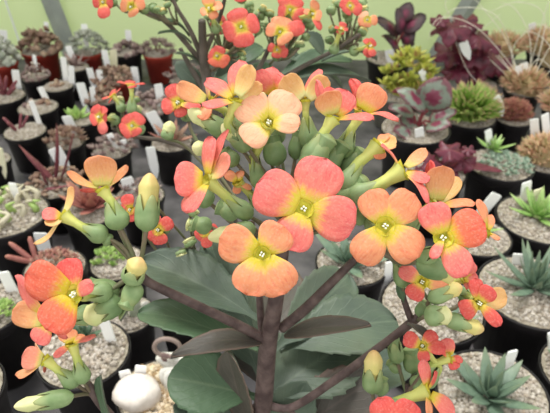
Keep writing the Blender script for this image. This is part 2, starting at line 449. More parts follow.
# ------------------------------------------------------------------ setting
def box_mb(mb, c, s, mat=0):
    x, y, z = c; a, b, h = s[0] / 2, s[1] / 2, s[2] / 2
    vs = [(x + i * a, y + j * b, z + k * h) for k in (-1, 1) for j in (-1, 1) for i in (-1, 1)]
    mb.add(vs, [(0, 2, 3, 1), (4, 5, 7, 6), (0, 1, 5, 4), (2, 6, 7, 3), (0, 4, 6, 2), (1, 3, 7, 5)], mat)
BACK = 1.20
def setting():
    # bench: top board with raised lip, legs
    root = empty('bench', (0, 0.45, -0.75), 'long greenhouse bench under a dark grey mat, carrying all the pots', 'bench')
    mb = MB(); box_mb(mb, (0, .42, -.028), (3.4, 1.48, .03)); mb.build('bench_top', noisy('grey_board', (96, 96, 98), (120, 118, 118), 12, .7), root, False, origin=(0, .42, -.028))
    for sx in (-1.5, 1.5):
        for y in (-.2, 1.05):
            mb = MB(); box_mb(mb, (sx, y, -.395), (.05, .05, .71)); mb.build('leg', noisy('galvanised_leg', (130, 132, 134), (150, 150, 152), 30, .5), root, False, origin=(sx, y, -.395))
    mb = MB(); nx, ny = 170, 80; vs = []; uv = []
    for j in range(ny + 1):
        for i in range(nx + 1):
            x = -1.68 + 3.36 * i / nx; y = -.31 + 1.46 * j / ny
            h = .0022 * noise.noise(Vector((x * 9, y * 9, 1))) + .0016 * noise.noise(Vector((x * 26, y * 26, 4)))
            vs.append((x, y, min(-.0002, -.0018 + h))); uv.append((i / nx, j / ny))
    fs = [(j * (nx + 1) + i, j * (nx + 1) + i + 1, (j + 1) * (nx + 1) + i + 1, (j + 1) * (nx + 1) + i) for j in range(ny) for i in range(nx)]
    n0 = len(vs); mb.add(vs, fs, 0, uv)
    ob = mb.build('bench_mat', 'mat', root, origin=(0, .42, -.002))
    ob['label'] = 'dark grey wrinkled mat lying over the bench'
    # wall
    m, nt, bs, out = newmat('pale_green_sheeting')
    oc = objcoord(nt)
    f = noise_n(nt, 2.2, oc, 3)
    c = ramp(nt, [(0.3, (222, 232, 194)), (0.7, (230, 239, 202))], f).outputs[0]
    nt.links.new(c, bs.inputs['Base Color']); bs.inputs['Roughness'].default_value = .7
    tr = nt.nodes.new('ShaderNodeBsdfTranslucent'); nt.links.new(c, tr.inputs[0])
    mx = nt.nodes.new('ShaderNodeMixShader'); mx.inputs[0].default_value = .45
    nt.links.new(bs.outputs[0], mx.inputs[1]); nt.links.new(tr.outputs[0], mx.inputs[2]); nt.links.new(mx.outputs[0], out.inputs[0])
    mb = MB(); box_mb(mb, (0, BACK + .03, .3), (4.4, .006, 2.2)); w = mb.build('wall_back', m, None, False, origin=(0, BACK + .03, .3))
    tag(w, 'pale green translucent greenhouse sheeting behind the bench', 'wall', kind='structure')
    mb = MB(); box_mb(mb, (0, .4, -.79), (4.4, 2.4, .04)); fo = mb.build('floor', noisy('concrete', (120, 116, 110), (150, 146, 138), 4, .9), None, False, origin=(0, .4, -.79))
    tag(fo, 'grey concrete greenhouse floor under the bench', 'floor', kind='structure')
    mp = noisy('grey_post', (140, 146, 140), (158, 164, 154), 20, .5)
    mw = noisy('white_wire', (226, 232, 222), (240, 244, 236), 20, .5)
    def strut(name, p0, p1, w_, t_, mat, label):
        a = on_y(p0[0], p0[1], BACK + .012); b = on_y(p1[0], p1[1], BACK + .012)
        d = (b - a); a2 = a - d * 1.5; b2 = b + d * 2.2
        if a2.z > 1.3: a2 = a + (a - b) * ((1.3 - a.z) / (a.z - b.z))
        mbb = MB(); tube(mbb, [(a2, w_), (b2, w_)], 4, 0, smooth=False, flat=t_, flatref=Vector((0, -1, 0)))
        o = mbb.build(name, mat, None, False, origin=(a + b) / 2); tag(o, label, 'post' if w_ > .005 else 'wire', kind='structure')
    strut('trim_1', (50, 0), (64, 36), .019, .5, mp, 'grey slanting post of the wall left of the centre')
    strut('trim_2', (471, 0), (456, 24), .019, .5, mp, 'grey slanting post of the wall behind the maroon leaves')
    strut('trim_3', (5, 0), (18, 38), .0025, 1, mw, 'thin white wire on the wall in the upper left corner')
setting()
# ------------------------------------------------------------------ pots and succulents
ICO = None
def ico():
    t = (1 + 5 ** .5) / 2
    v = [Vector(p).normalized() for p in [(-1, t, 0), (1, t, 0), (-1, -t, 0), (1, -t, 0), (0, -1, t), (0, 1, t), (0, -1, -t), (0, 1, -t), (t, 0, -1), (t, 0, 1), (-t, 0, -1), (-t, 0, 1)]]
    f = [(0, 11, 5), (0, 5, 1), (0, 1, 7), (0, 7, 10), (0, 10, 11), (1, 5, 9), (5, 11, 4), (11, 10, 2), (10, 7, 6), (7, 1, 8), (3, 9, 4), (3, 4, 2), (3, 2, 6), (3, 6, 8), (3, 8, 9), (4, 9, 5), (2, 4, 11), (6, 2, 10), (8, 6, 7), (9, 8, 1)]
    return v, f
ICV, ICF = ico()
def ico2():
    vs = list(ICV); fs = []; c = {}
    def md(a, b):
        k = (min(a, b), max(a, b))
        if k not in c: c[k] = len(vs); vs.append(((vs[a] + vs[b]) / 2).normalized())
        return c[k]
    for a, b, d in ICF:
        x, y, z = md(a, b), md(b, d), md(d, a); fs += [(a, x, z), (b, y, x), (d, z, y), (x, y, z)]
    return vs, fs
IC2V, IC2F = ico2()
def blob(mb, c, r, s=(1, 1, 1), jit=.15, mat=0, fine=False):
    V_, F_ = (IC2V, IC2F) if fine else (ICV, ICF)
    q = Vector((rnd(-9, 9), rnd(-9, 9), rnd(-9, 9)))
    ax = Vector((rnd(-1, 1), rnd(-1, 1), rnd(-1, 1))).normalized(); ang = rnd(0, 6)
    from mathutils import Quaternion
    R = Quaternion(ax, ang)
    vs = []
    for v in V_:
        k = 1 + jit * noise.noise(v * 1.3 + q) * 2
        w = R @ Vector((v.x * s[0] * k, v.y * s[1] * k, v.z * s[2] * k))
        vs.append(Vector(c) + w * r)
    mb.add(vs, F_, mat)
def pot_and_gravel(root, c, R, hgt, mat='pot_k', grav='gravel', stones=None, ss=None, mound=.05):
    """c = centre of the rim (world), R outer radius"""
    z0 = c.z - hgt; rb = R * .76; mb = MB(); t = R * .024
    lathe(mb, (c.x, c.y, z0), [(0.0001, 0.0006), (rb * .9, 0.0006), (rb, .001), (rb + (R * .93 - rb) * .86, hgt * .86), (R * .965, hgt * .87), (R, hgt * .98), (R - t * .3, hgt), (R - t, hgt),
                               (R - t * 1.4, hgt * .9), (R * .9 - t, hgt * .8), (rb * .9, hgt * .1), (0.0001, hgt * .1)], 40)
    po = mb.build('pot', mat, root, origin=(c.x, c.y, z0))
    # gravel bed
    lv = c.z - R * .012; mb = MB(); ri = R * .97 - t
    rings = 7; seg = 24
    vs = [(c.x, c.y, lv + mound * R)]; fs = []
    for i in range(1, rings + 1):
        for k in range(seg):
            th = 2 * PI * k / seg; r = ri * i / rings
            h = mound * R * (1 - (i / rings) ** 2) + .03 * R * noise.noise(Vector((r * math.cos(th) * 90, r * math.sin(th) * 90, c.x * 9)))
            vs.append((c.x + r * math.cos(th), c.y + r * math.sin(th), lv + h))
    for k in range(seg): fs.append((0, 1 + k, 1 + (k + 1) % seg))
    for i in range(rings - 1):
        for k in range(seg):
            a = 1 + i * seg + k; b = 1 + i * seg + (k + 1) % seg; fs.append((a, a + seg, b + seg, b))
    mb.add(vs, fs, 1)
    s_ = (ss or .0016) * .78
    n = min(1500, int((stones or (260 + 5200 * R)) * 1.6))
    for _ in range(n):
        r = (ri * .97 - s_) * math.sqrt(random.random()); th = rnd(0, 2 * PI); s = s_ * rnd(.6, 1.35)
        h = mound * R * (1 - (r / ri) ** 2)
        blob(mb, (c.x + r * math.cos(th), c.y + r * math.sin(th), lv + h + s * .35), s, (1, rnd(.7, 1), rnd(.5, .85)), .2)
    g = mb.build('gravel', [grav, 'soil'], root, False, origin=(c.x, c.y, lv)); g['kind'] = 'stuff'
    return lv + mound * R
def fleshy(mb, base, dirv, L, W, up=Vector((0, 0, 1)), thick=.35, curve=.15, nu=9, seg=8, tipw=.04, pk=.25, mat=0):
    """thick pointed succulent leaf: rounded below, dished above"""
    a, n, w = basis(dirv, up); vs = []; uv = []
    for i in range(nu + 1):
        u = i / nu
        pr = (.62 + .38 * math.sin(PI / 2 * min(1, u / pk))) if u < pk else (1 - ((u - pk) / (1 - pk)) ** 1.7) ** .9 + tipw
        hw = W / 2 * min(1, pr); c = base + a * (L * u) + n * (curve * L * u * u)
        for k in range(seg):
            th = 2 * PI * k / seg
            x = math.cos(th); y = math.sin(th)
            yy = y * thick if y < 0 else y * thick * .25
            vs.append(c + w * (hw * x) + n * (hw * yy)); uv.append((u, x * .5 + .5))
    fs = [(i * seg + k, i * seg + (k + 1) % seg, (i + 1) * seg + (k + 1) % seg, (i + 1) * seg + k) for i in range(nu) for k in range(seg)]
    vs.append(base); uv.append((0, .5)); vs.append(base + a * L * 1.01 + n * (curve * L)); uv.append((1, .5)); q = len(vs)
    for k in range(seg):
        fs.append((q - 2, (k + 1) % seg, k)); fs.append((q - 1, nu * seg + k, nu * seg + (k + 1) % seg))
    mb.add(vs, fs, mat, uv)
def rosette(root, c, n, L, W, mat, parts=True, lo=8, hi=75, curve=.12, thick=.4, name='leaf', rot=0, jitter=.12):
    """spiral rosette: outer leaves low, inner ones steep"""
    mb = MB()
    for i in range(n):
        t = i / max(1, n - 1); th = rot + i * 2.39996 + rnd(-.1, .1); el = math.radians(lo + (hi - lo) * t ** 1.1 + rnd(-5, 5))
        l = L * (1 - .5 * t) * rnd(1 - jitter, 1 + jitter)
        d = Vector((math.cos(th) * math.cos(el), math.sin(th) * math.cos(el), math.sin(el)))
        b = c + Vector((math.cos(th), math.sin(th), 0)) * W * .32 * (1 - t)
        if parts: mb = MB()
        fleshy(mb, b, d, l, W * (1 - .35 * t), curve=curve, thick=thick)
        if parts: mb.build(name, mat, root, origin=b)
    if not parts: return mb.build('rosette', mat, root, origin=c)
def dome(root, c, R, n, L, W, mat, squash=.75, name='foliage', seg=4):
    mb = MB()
    blob(mb, c, R * .62, (1, 1, squash), .1, fine=True)
    for i in range(n):
        ph = math.acos(1 - random.random() * .98); th = rnd(0, 2 * PI)
        d = Vector((math.sin(ph) * math.cos(th), math.sin(ph) * math.sin(th), math.cos(ph) * squash + .08))
        p = c + Vector((d.x * R * .6, d.y * R * .6, d.z * R * .6))
        dd = (d + Vector((rnd(-.35, .35), rnd(-.35, .35), rnd(-.1, .45)))).normalized()
        l = L * rnd(.6, 1.25)
        tube(mb, [(p, W * .35), (p + dd * l * .5, W * .5), (p + dd * l, W * .06)], seg, 0, smooth=False, cap=True)
    return mb.build(name, mat, root, origin=c)
def clump(root, c, R, n, r, mat, flat=.5, name='foliage', s=(1, .8, .7), fine=False):
    mb = MB()
    for i in range(n):
        rr = R * math.sqrt(random.random()); th = rnd(0, 2 * PI)
        h = R * flat * (1 - (rr / R) ** 2) * rnd(.3, 1)
        blob(mb, (c.x + rr * math.cos(th), c.y + rr * math.sin(th), c.z + h), r * rnd(.7, 1.3), s, .18, fine=fine)
    return mb.build(name, mat, root, True, origin=c)
def minirosettes(root, c, R, n, r, mat, flat=.35, k=9):
    mb = MB()
    for i in range(n):
        rr = R * math.sqrt((i + .5) / n); th = i * 2.4 + rnd(-.2, .2)
        b = Vector((c.x + rr * math.cos(th), c.y + rr * math.sin(th), c.z + R * flat * (1 - (rr / R) ** 2)))
        for q in range(k):
            t = q / k; t2 = q * 2.4; el = math.radians(15 + 60 * t)
            d = Vector((math.cos(t2) * math.cos(el) + rr / R * .3 * math.cos(th), math.sin(t2) * math.cos(el) + rr / R * .3 * math.sin(th), math.sin(el))).normalized()
            fleshy(mb, b, d, r * (1 - .3 * t), r * .5, nu=4, seg=6, thick=.5)
    return mb.build('foliage', mat, root, origin=c)
def fingers(root, c, items, mat, name='finger', seg=8):
    for (dx, dy, dz, l, r) in items:
        d = Vector((dx, dy, dz)).normalized(); b = c + Vector((dx, dy, 0)) * .006
        mb = MB(); e = d + Vector((rnd(-.2, .2), rnd(-.2, .2), .25))
        tube(mb, [(b - d * .002, r * .8), (b + d * l * .4, r), (b + d * l * .8 + e * .001, r * .85), (b + d * l, r * .3)], seg, 0, per=3)
        mb.build(name, mat, root, origin=b)
def begonia_mat(name, cen, mid, ring, edge):
    m, nt, bs, out = newmat(name)
    uv = nt.nodes.new('ShaderNodeUVMap'); sx = nt.nodes.new('ShaderNodeSeparateXYZ'); nt.links.new(uv.outputs[0], sx.inputs[0])
    av = math_n(nt, 'ABSOLUTE', math_n(nt, 'SUBTRACT', math_n(nt, 'MULTIPLY', sx.outputs[1], 2.0), 1.0))
    au = math_n(nt, 'ABSOLUTE', math_n(nt, 'SUBTRACT', math_n(nt, 'MULTIPLY', sx.outputs[0], 2.0), .85))
    d = math_n(nt, 'SQRT', math_n(nt, 'ADD', math_n(nt, 'MULTIPLY', av, av), math_n(nt, 'MULTIPLY', au, au)))
    d = math_n(nt, 'ADD', d, math_n(nt, 'MULTIPLY', math_n(nt, 'SUBTRACT', noise_n(nt, 190, objcoord(nt), 4, .7), .5), 1.1))
    c = ramp(nt, [(0.0, cen), (0.38, mid), (0.52, ring), (0.86, ring), (0.97, edge)], d).outputs[0]
    nt.links.new(c, bs.inputs['Base Color']); bs.inputs['Roughness'].default_value = .4
    bump(nt, bs, noise_n(nt, 220, objcoord(nt), 3), .5, .001)
    return m
M['begonia'] = begonia_mat('begonia_silver', (112, 36, 60), (124, 52, 76), (118, 128, 114), (110, 64, 72))
M['begonia_d'] = begonia_mat('begonia_dark', (150, 66, 92), (110, 52, 70), (84, 62, 66), (56, 36, 42))
M['begonia_b'] = noisy('begonia_back', (120, 44, 52), (146, 70, 74), 60, .5)
M['heuchera'] = noisy('maroon_leaf', (58, 20, 32), (104, 38, 56), 60, .42, .4, .5, 160, (84, 28, 44))
def hleaf(mb, c, n, R, ang=0, lobes=5):
    """ruffled lobed round leaf"""
    a, x, y = basis(n, Vector((math.cos(ang), math.sin(ang), .1))); seg = 40; rings = 5; vs = []; uv = []
    s0 = rnd(0, 50)
    for lay in (0, 1):
        for i in range(rings + 1):
            t = i / rings
            for k in range(seg):
                th = 2 * PI * k / seg
                r = R * t * (.66 + .36 * abs(math.cos(lobes / 2 * th)) + .05 * math.sin(19 * th)) 
                h = R * (.16 * t * t * math.sin(lobes * th + s0) + .11 * t * math.sin(2 * lobes * th + s0 * 3) * t - .22 * t * t)
                vs.append(Vector(c) + x * (r * math.cos(th)) + y * (r * math.sin(th)) + a * (h - lay * .0008)); uv.append((t, k / seg))
    N = (rings + 1) * seg; fs = []
    for i in range(rings):
        for k in range(seg):
            q = i * seg + k; b = i * seg + (k + 1) % seg
            fs.append((q, q + seg, b + seg, b)); fs.append((N + q, N + b, N + b + seg, N + q + seg))
    for k in range(seg):
        q = rings * seg + k; b = rings * seg + (k + 1) % seg; fs.append((q, N + q, N + b, b))
    mb.add(vs, fs, 0, uv)
def stick_tag(top, base, w, pot_h, label, mat='tag', turn=0.0, group='plant tags stuck in the pots', yaw=None, name='plant_tag'):
    """top/base px: a thin plastic tag standing where it meets the gravel at height pot_h"""
    B = on_h(base[0], base[1], pot_h); T = on_y(top[0], top[1], B.y - turn)
    zz = depth(B); hw = w * zz * PX / 2; d = (T - B).normalized(); L = (T - B).length
    side = (RIGHT + Vector((0, rnd(-.35, .35) if yaw is None else yaw, 0))); side = (side - d * side.dot(d)).normalized(); nn = side.cross(d)
    th = .0006; mb = MB(); pr = [(-.018, .1), (-.008, .8), (0, 1), (L - .0015, 1), (L, .86)]; vs = []; uv = []
    for (s, k) in pr:
        for (i, j) in ((-1, -1), (1, -1), (1, 1), (-1, 1)):
            vs.append(B + d * s + side * (hw * k * i) + nn * (th * j))
    fs = [(0, 3, 2, 1), (16, 17, 18, 19)]
    for r in range(4):
        for k in range(4):
            a = r * 4 + k; b = r * 4 + (k + 1) % 4; fs.append((a, b, b + 4, a + 4))
    mb.add(vs, fs)
    return tag(mb.build(name, mat, None, False, origin=B), label, 'plant tag', group)
POTS = []
def potted(cx, cy, wpx, label, name='potted_succulent', mat='pot_k', grav='gravel', rim=None, group=None, ss=None, hgt=None, cat='potted plant', stones=None, mound=.09):
    rim = rim if rim else (.075 if wpx > 60 else .055)
    c = on_h(cx, cy, rim); R = wpx * depth(c) * PX / 2
    r0 = empty(name, (c.x, c.y, c.z - (hgt or rim)), label, cat, group)
    top = pot_and_gravel(r0, c, R, hgt or rim, mat, grav, ss=ss, stones=stones, mound=mound)
    POTS.append((label, c.x, c.y, R))
    return r0, Vector((c.x, c.y, top)), R
# plant colours
M['haw'] = green_mat('haworthia_blue_green', (92, 114, 96), (116, 136, 116), (126, 140, 112), .45)
M['haw_d'] = green_mat('haworthia_dark_green', (74, 98, 80), (98, 120, 98), (110, 130, 100), .45)
M['aloe'] = green_mat('aloe_green', (120, 158, 84), (150, 182, 104), (176, 196, 130), .45)
M['grey_leaf'] = green_mat('grey_green_paddle', (150, 160, 138), (172, 180, 158), (180, 180, 160), .6)
M['white_leaf'] = island('white_felted_leaf', [(176, 174, 164), (214, 212, 204), (210, 206, 196)], .8, .2)
M['pink_suc'] = island('pinkish_brown_succulent', [(150, 100, 92), (176, 130, 112), (140, 116, 98), (186, 150, 130)], .55, .3)
M['brown_suc'] = island('brown_succulent', [(112, 88, 76), (146, 120, 102), (130, 100, 86), (166, 142, 120)], .6, .3)
M['mauve_suc'] = island('mauve_grey_succulent', [(132, 110, 106), (160, 140, 134), (110, 86, 84), (180, 164, 152)], .6, .3)
M['purple'] = green_mat('purple_finger', (110, 58, 66), (136, 76, 84), (150, 90, 90), .5)
M['redbrown'] = green_mat('red_brown_leaf', (140, 84, 78), (164, 108, 98), (176, 120, 100), .5)
M['pale_suc'] = island('pale_grey_green_succulent', [(150, 156, 140), (176, 180, 164), (196, 196, 184), (134, 136, 120)], .65, .3)
M['sedum'] = island('light_green_sedum', [(128, 158, 82), (156, 184, 104), (172, 194, 120)], .5, .35)
M['yellow_green'] = island('yellow_green_foliage', [(164, 172, 62), (198, 198, 88), (132, 142, 56), (214, 212, 108), (150, 120, 66)], .5, .35)
M['spike_green'] = island('green_spikes', [(120, 156, 60), (150, 182, 84), (104, 138, 56), (176, 196, 110)], .5, .35, tip=((206, 150, 130), .75))
M['spike_brown'] = island('red_brown_spikes', [(170, 108, 96), (146, 88, 80), (186, 130, 110), (150, 124, 88)], .55, .3)
M['spike_orange'] = island('orange_brown_spikes', [(220, 176, 144), (182, 164, 118), (226, 188, 158), (158, 156, 102), (204, 150, 126)], .6, .3)
M['blue_sedum'] = island('grey_blue_sedum', [(140, 160, 140), (164, 180, 158), (126, 146, 130)], .55, .3)
M['cream_suc'] = island('cream_knobbly_succulent', [(206, 200, 178), (222, 216, 198), (190, 182, 156), (196, 176, 150)], .7, .25)
M['straw'] = noisy('dry_straw', (226, 220, 200), (240, 236, 222), 60, .7)
M['rock'] = green_mat('white_brown_stone', (208, 200, 190), (228, 222, 214), (120, 80, 48), .85, t0=.2)
GP = 'small succulents in black pots on the left side of the bench'
# ---- left back rows
r, c, R = potted(0, 62, 34, 'red-brown plastic pot with pale whitish succulent at the left edge of the picture', mat='pot_r')
clump(r, c, R * 1.1, 60, R * .24, 'pale_suc', 1.9)
r, c, R = potted(40, 50, 37, 'largest red-brown plastic pot, holding a brown knobbly mound, near the left post', mat='pot_r')
clump(r, c, R * 1.25, 110, R * .17, 'brown_suc', 1.0); 
mb = MB()
for i in range(7): tube(mb, [(c + Vector((rnd(-.01, .01), rnd(-.01, .01), .01)), .0016), (c + Vector((rnd(-.014, .014), rnd(-.01, .01), rnd(.03, .042))), .0006)], 5, 0, smooth=False)
mb.build('stalk', 'brown_suc', r, origin=c)
r, c, R = potted(88, 52, 28, 'red-brown plastic pot with a pale grey-green domed succulent, right of the left post', mat='pot_r')
minirosettes(r, c, R * 1.4, 36, R * .45, 'pale_suc', .9)
r, c, R = potted(127, 52, 30, 'black pot with whitish low plant in the farthest row', grav='gravel')
clump(r, c, R * 1.1, 60, R * .2, 'mauve_suc', .6)
r, c, R = potted(158, 53, 30, 'red-brown pot standing alone with short brown rosettes, left of the tall stems', mat='pot_r')
minirosettes(r, c, R * 1.1, 14, R * .45, 'mauve_suc', .6); 
fingers(r, c, [(-.2, 0, 1, .016, .002), (.3, 0, 1, .014, .002)], 'brown_suc')
r, c, R = potted(35, 77, 27, 'small black pot with a brown tuft behind the finger succulent pot', group=None)
clump(r, c, R * 1.1, 60, R * .16, 'mauve_suc', .9)
r, c, R = potted(75, 67, 28, 'small black pot with grey pointed leaves in front of the large red-brown pot')
rosette(r, c, 9, R * 1.3, R * .4, 'mauve_suc', False, 20, 80)
r, c, R = potted(114, 79, 36, 'red-brown pot brimming with a wide brown cushion, two tags behind it', mat='pot_r')
clump(r, c, R * 1.2, 120, R * .15, 'brown_suc', .6)
r, c, R = potted(4, 96, 42, 'black pot with upright purple fingers at the left edge')
fingers(r, c, [(.3, .1, 1, .03, .003), (-.2, .4, 1, .034, .0032), (.9, .2, 1, .028, .003), (-.6, -.2, 1, .026, .003), (.2, -.5, 1, .03, .003), (1.2, -.3, 1, .024, .0028)], 'purple')
r, c, R = potted(58, 86, 30, 'small black gravel pot with one low brown plant and two white tags')
clump(r, c, R * .45, 10, R * .2, 'brown_suc', .6)
r, c, R = potted(38, 107, 40, 'black gravel pot with two low dark tufts and one slanting tag')
clump(r, c + Vector((-R * .4, 0, 0)), R * .3, 10, R * .16, 'mauve_suc', .7); clump(r, c + Vector((R * .3, R * .2, 0)), R * .3, 10, R * .16, 'brown_suc', .7, name='foliage')
r, c, R = potted(103, 99, 34, 'black pot with a brown cushion behind the leftmost small red flowers')
clump(r, c, R * 1.15, 80, R * .17, 'brown_suc', .6)
r, c, R = potted(25, 131, 42, 'black gravel pot with a few dark purple shoots and a tall leaning tag')
fingers(r, c + Vector((-R * .3, 0, 0)), [(-.7, .2, .7, .022, .0024), (.2, .3, .9, .022, .0022), (-.3, -.4, .8, .018, .0022), (.5, .8, .9, .02, .0022)], 'purple')
r, c, R = potted(82, 119, 34, 'black gravel pot with a bright green leafy tuft')
rosette(r, c + Vector((-R * .3, 0, 0)), 12, R * .95, R * .5, 'sedum', False, 20, 80)
r, c, R = potted(66, 142, 38, 'black pot with brown curled rosettes and a wide tag at its back')
minirosettes(r, c, R * 1.0, 16, R * .42, 'brown_suc', .5)
r, c, R = potted(-8, 160, 36, 'black gravel pot cut by the left edge, above the knobbly cream one')
r, c, R = potted(55, 184, 56, 'pot with long red-purple leaves in a V and brown stems')
for (a, b, w_) in (((52, 166), (17, 146), 9), ((52, 168), (60, 124), 8), ((62, 170), (78, 128), 5), ((45, 185), (36, 160), 4), ((40, 196), (72, 186), 5)):
    B = c + Vector(((a[0] - 52) * .0006, (170 - a[1]) * .0006, 0)); T = on_y(b[0], b[1], B.y)
    mb = MB(); fleshy(mb, B, T - B, (T - B).length, w_ * PX * depth(B), nu=9, thick=.7, curve=.05); mb.build('leaf', 'purple', r, origin=B)
clump(r, c, R * 1.05, 90, R * .11, 'brown_suc', .35)
r, c, R = potted(6, 214, 84, 'black pot of knobbly cream-white succulents with green tips, left edge', ss=.0022)
for i in range(26):
    rr = R * .8 * math.sqrt(random.random()); th = rnd(0, 6.3); b = c + Vector((rr * math.cos(th), rr * math.sin(th), -.002)); mb = MB()
    tube(mb, [(b, .003), (b + Vector((rnd(-.004, .004), rnd(-.004, .004), .006)), .0034), (b + Vector((rnd(-.008, .008), rnd(-.006, .006), .011)), .0024), (b + Vector((rnd(-.01, .01), rnd(-.006, .006), .014)), .0008)], 7, 0, per=3)
    mb.build('finger', 'cream_suc' if i % 5 else 'sedum', r, origin=b)
r, c, R = potted(92, 208, 62, 'pot with a broad clump of red-brown pointed leaves behind the upright orange flower')
rosette(r, c, 26, R * 1.1, R * .42, 'redbrown', True, 15, 85, thick=.3)
r, c, R = potted(55, 268, 62, 'black pot of small pinkish-brown rosettes, above the big orange-red flower', ss=.002)
minirosettes(r, c, R * .78, 24, R * .24, 'pink_suc', .3)
fingers(r, c + Vector((-R * .7, R * .3, 0)), [(-.9, .3, .7, .024, .0026), (-.3, .6, .9, .02, .0026), (-1, -.3, .6, .02, .0026)], 'redbrown')
r, c, R = potted(118, 262, 56, 'pot with light green sedum sprigs and pale gravel behind the left buds', ss=.0022)
minirosettes(r, c + Vector((-R * .35, R * .1, 0)), R * .55, 14, R * .24, 'sedum', .4)
r, c, R = potted(-14, 308, 78, 'black gravel pot with bright green tuft at left edge, below the cream knobbly one', ss=.0022)
minirosettes(r, c + Vector((R * .55, -R * .25, 0)), R * .35, 10, R * .2, 'sedum', .5)
r, c, R = potted(-48, 392, 100, 'black pot showing only its rim at the left edge near the bottom')
r, c, R = potted(84, 352, 92, 'black gravel pot with dark spiky tuft under the lower left flowers', ss=.0023)
rosette(r, c + Vector((-R * .1, R * .35, 0)), 20, R * .55, R * .16, 'haw_d', True, 25, 85)
r, c, R = potted(184, 312, 54, 'pot with white felted paddles and a curled dry sprig, partly under the big leaves', ss=.0024)
for (a, b, w_, mt) in (((118, 347), (127, 327), 12, 'grey_leaf'), ((158, 350), (157, 326), 14, 'grey_leaf'), ((150, 352), (133, 346), 6, 'white_leaf'), ((165, 345), (185, 332), 7, 'white_leaf')):
    pass
for i in range(14):
    th = i * 2.4; d = Vector((math.cos(th), math.sin(th), rnd(.4, 1.2))).normalized(); mb = MB()
    b = c + Vector((math.cos(th), math.sin(th), 0)) * R * rnd(.1, .6)
    fleshy(mb, b, d, R * .45, R * .2, thick=.5, pk=.6); mb.build('leaf', 'white_leaf' if i % 3 else 'grey_leaf', r, origin=b)
r, c, R = potted(158, 392, 84, 'black pot with a big white and brown stone and knobbly white sprouts', ss=.0028, grav='gravel_w')
mb = MB(); sc_ = c + Vector((-R * .42, -R * .22, .005)); prof = []
vs = []; fs = []; sg = 36; rg = 18
for i in range(rg + 1):
    ph = PI * i / rg
    for k in range(sg):
        th = 2 * PI * k / sg; d = Vector((math.sin(ph) * math.cos(th), math.sin(ph) * math.sin(th), math.cos(ph)))
        q = 1 + .10 * noise.noise(d * 1.6 + Vector((3, 1, 2))) + .05 * noise.noise(d * 6)
        vs.append(sc_ + Vector((d.x * R * .54 * q, d.y * R * .48 * q, max(-.5, (abs(d.z) ** .8) * (1 if d.z > 0 else -1)) * R * .30 * q)))
for i in range(rg):
    for k in range(sg):
        a = i * sg + k; b = i * sg + (k + 1) % sg; fs.append((a, a + sg, b + sg, b))
mb.add(vs, fs, 0, [((i // sg) / rg, .5) for i in range(len(vs))]); st = mb.build('stone', 'rock', r, origin=sc_)
for i in range(12):
    b = c + Vector((R * rnd(0, .7), R * rnd(0, .7), 0)); mb = MB()
    tube(mb, [(b, .002), (b + Vector((rnd(-.004, .004), 0, .006)), .003), (b + Vector((rnd(-.006, .006), .002, .012)), .0028), (b + Vector((rnd(-.008, .008), .002, .015)), .001)], 7, 0, per=3); mb.build('sprout', 'white_leaf', r, origin=b)
cc = [(c + Vector((R * .25 + .009 * math.cos(t), R * .5, .026 + .009 * math.sin(t))), .0016) for t in [k * .6 for k in range(10)]]
mb = MB(); tube(mb, [(c + Vector((R * .3, R * .5, 0)), .0018)] + cc[7:] , 7, 0); tube(mb, cc, 7, 0); mb.build('curled_stem', 'mauve_suc', r, origin=c)
r, c, R = potted(128, 314, 54, 'pot of whitish felted leaves with two upright grey-green paddles', ss=.0024)
for (dx, dy, dz, l, w_, mt) in ((-.15, -.5, 1, 1.1, .4, 'grey_leaf'), (.75, -.7, 1, 1.05, .42, 'grey_leaf'), (-1, .1, .5, .7, .34, 'white_leaf'), (.3, .2, .7, .7, .34, 'white_leaf'), (0, -.9, .25, .8, .2, 'white_leaf'), (.9, -.2, .3, .8, .3, 'white_leaf'), (-.6, .6, .6, .7, .36, 'white_leaf'), (.5, .8, .7, .6, .3, 'white_leaf')):
    b = c + Vector((dx, dy, 0)) * R * .35; mb = MB(); fleshy(mb, b, Vector((dx * .3, dy * .2, dz)), R * l, R * w_, up=Vector((0, 1, .2)), thick=.3, pk=.7); mb.build('leaf', mt, r, origin=b)
# ---- middle left, between the flower heads
r, c, R = potted(150, 108, 40, 'dark pot with mauve foliage and a wide tag behind the small red flowers')
clump(r, c, R * 1.2, 80, R * .17, 'mauve_suc', .7)
r, c, R = potted(186, 80, 34, 'black pot with grey mauve rosettes right of the lone red-brown pot')
minirosettes(r, c, R * 1.2, 20, R * .42, 'mauve_suc', .5)
r, c, R = potted(112, 150, 40, 'pot with mauve leaves under the small red flower with a white centre')
minirosettes(r, c, R * 1.1, 22, R * .32, 'mauve_suc', .4)
r, c, R = potted(172, 142, 42, 'pot with pinkish leaves behind the pale buds')
rosette(r, c, 26, R * 1.2, R * .36, 'pink_suc', False, 15, 80)
r, c, R = potted(140, 196, 50, 'black pot with dull grey gravel behind the upright green bud')
minirosettes(r, c, R * .9, 16, R * .3, 'mauve_suc', .4)
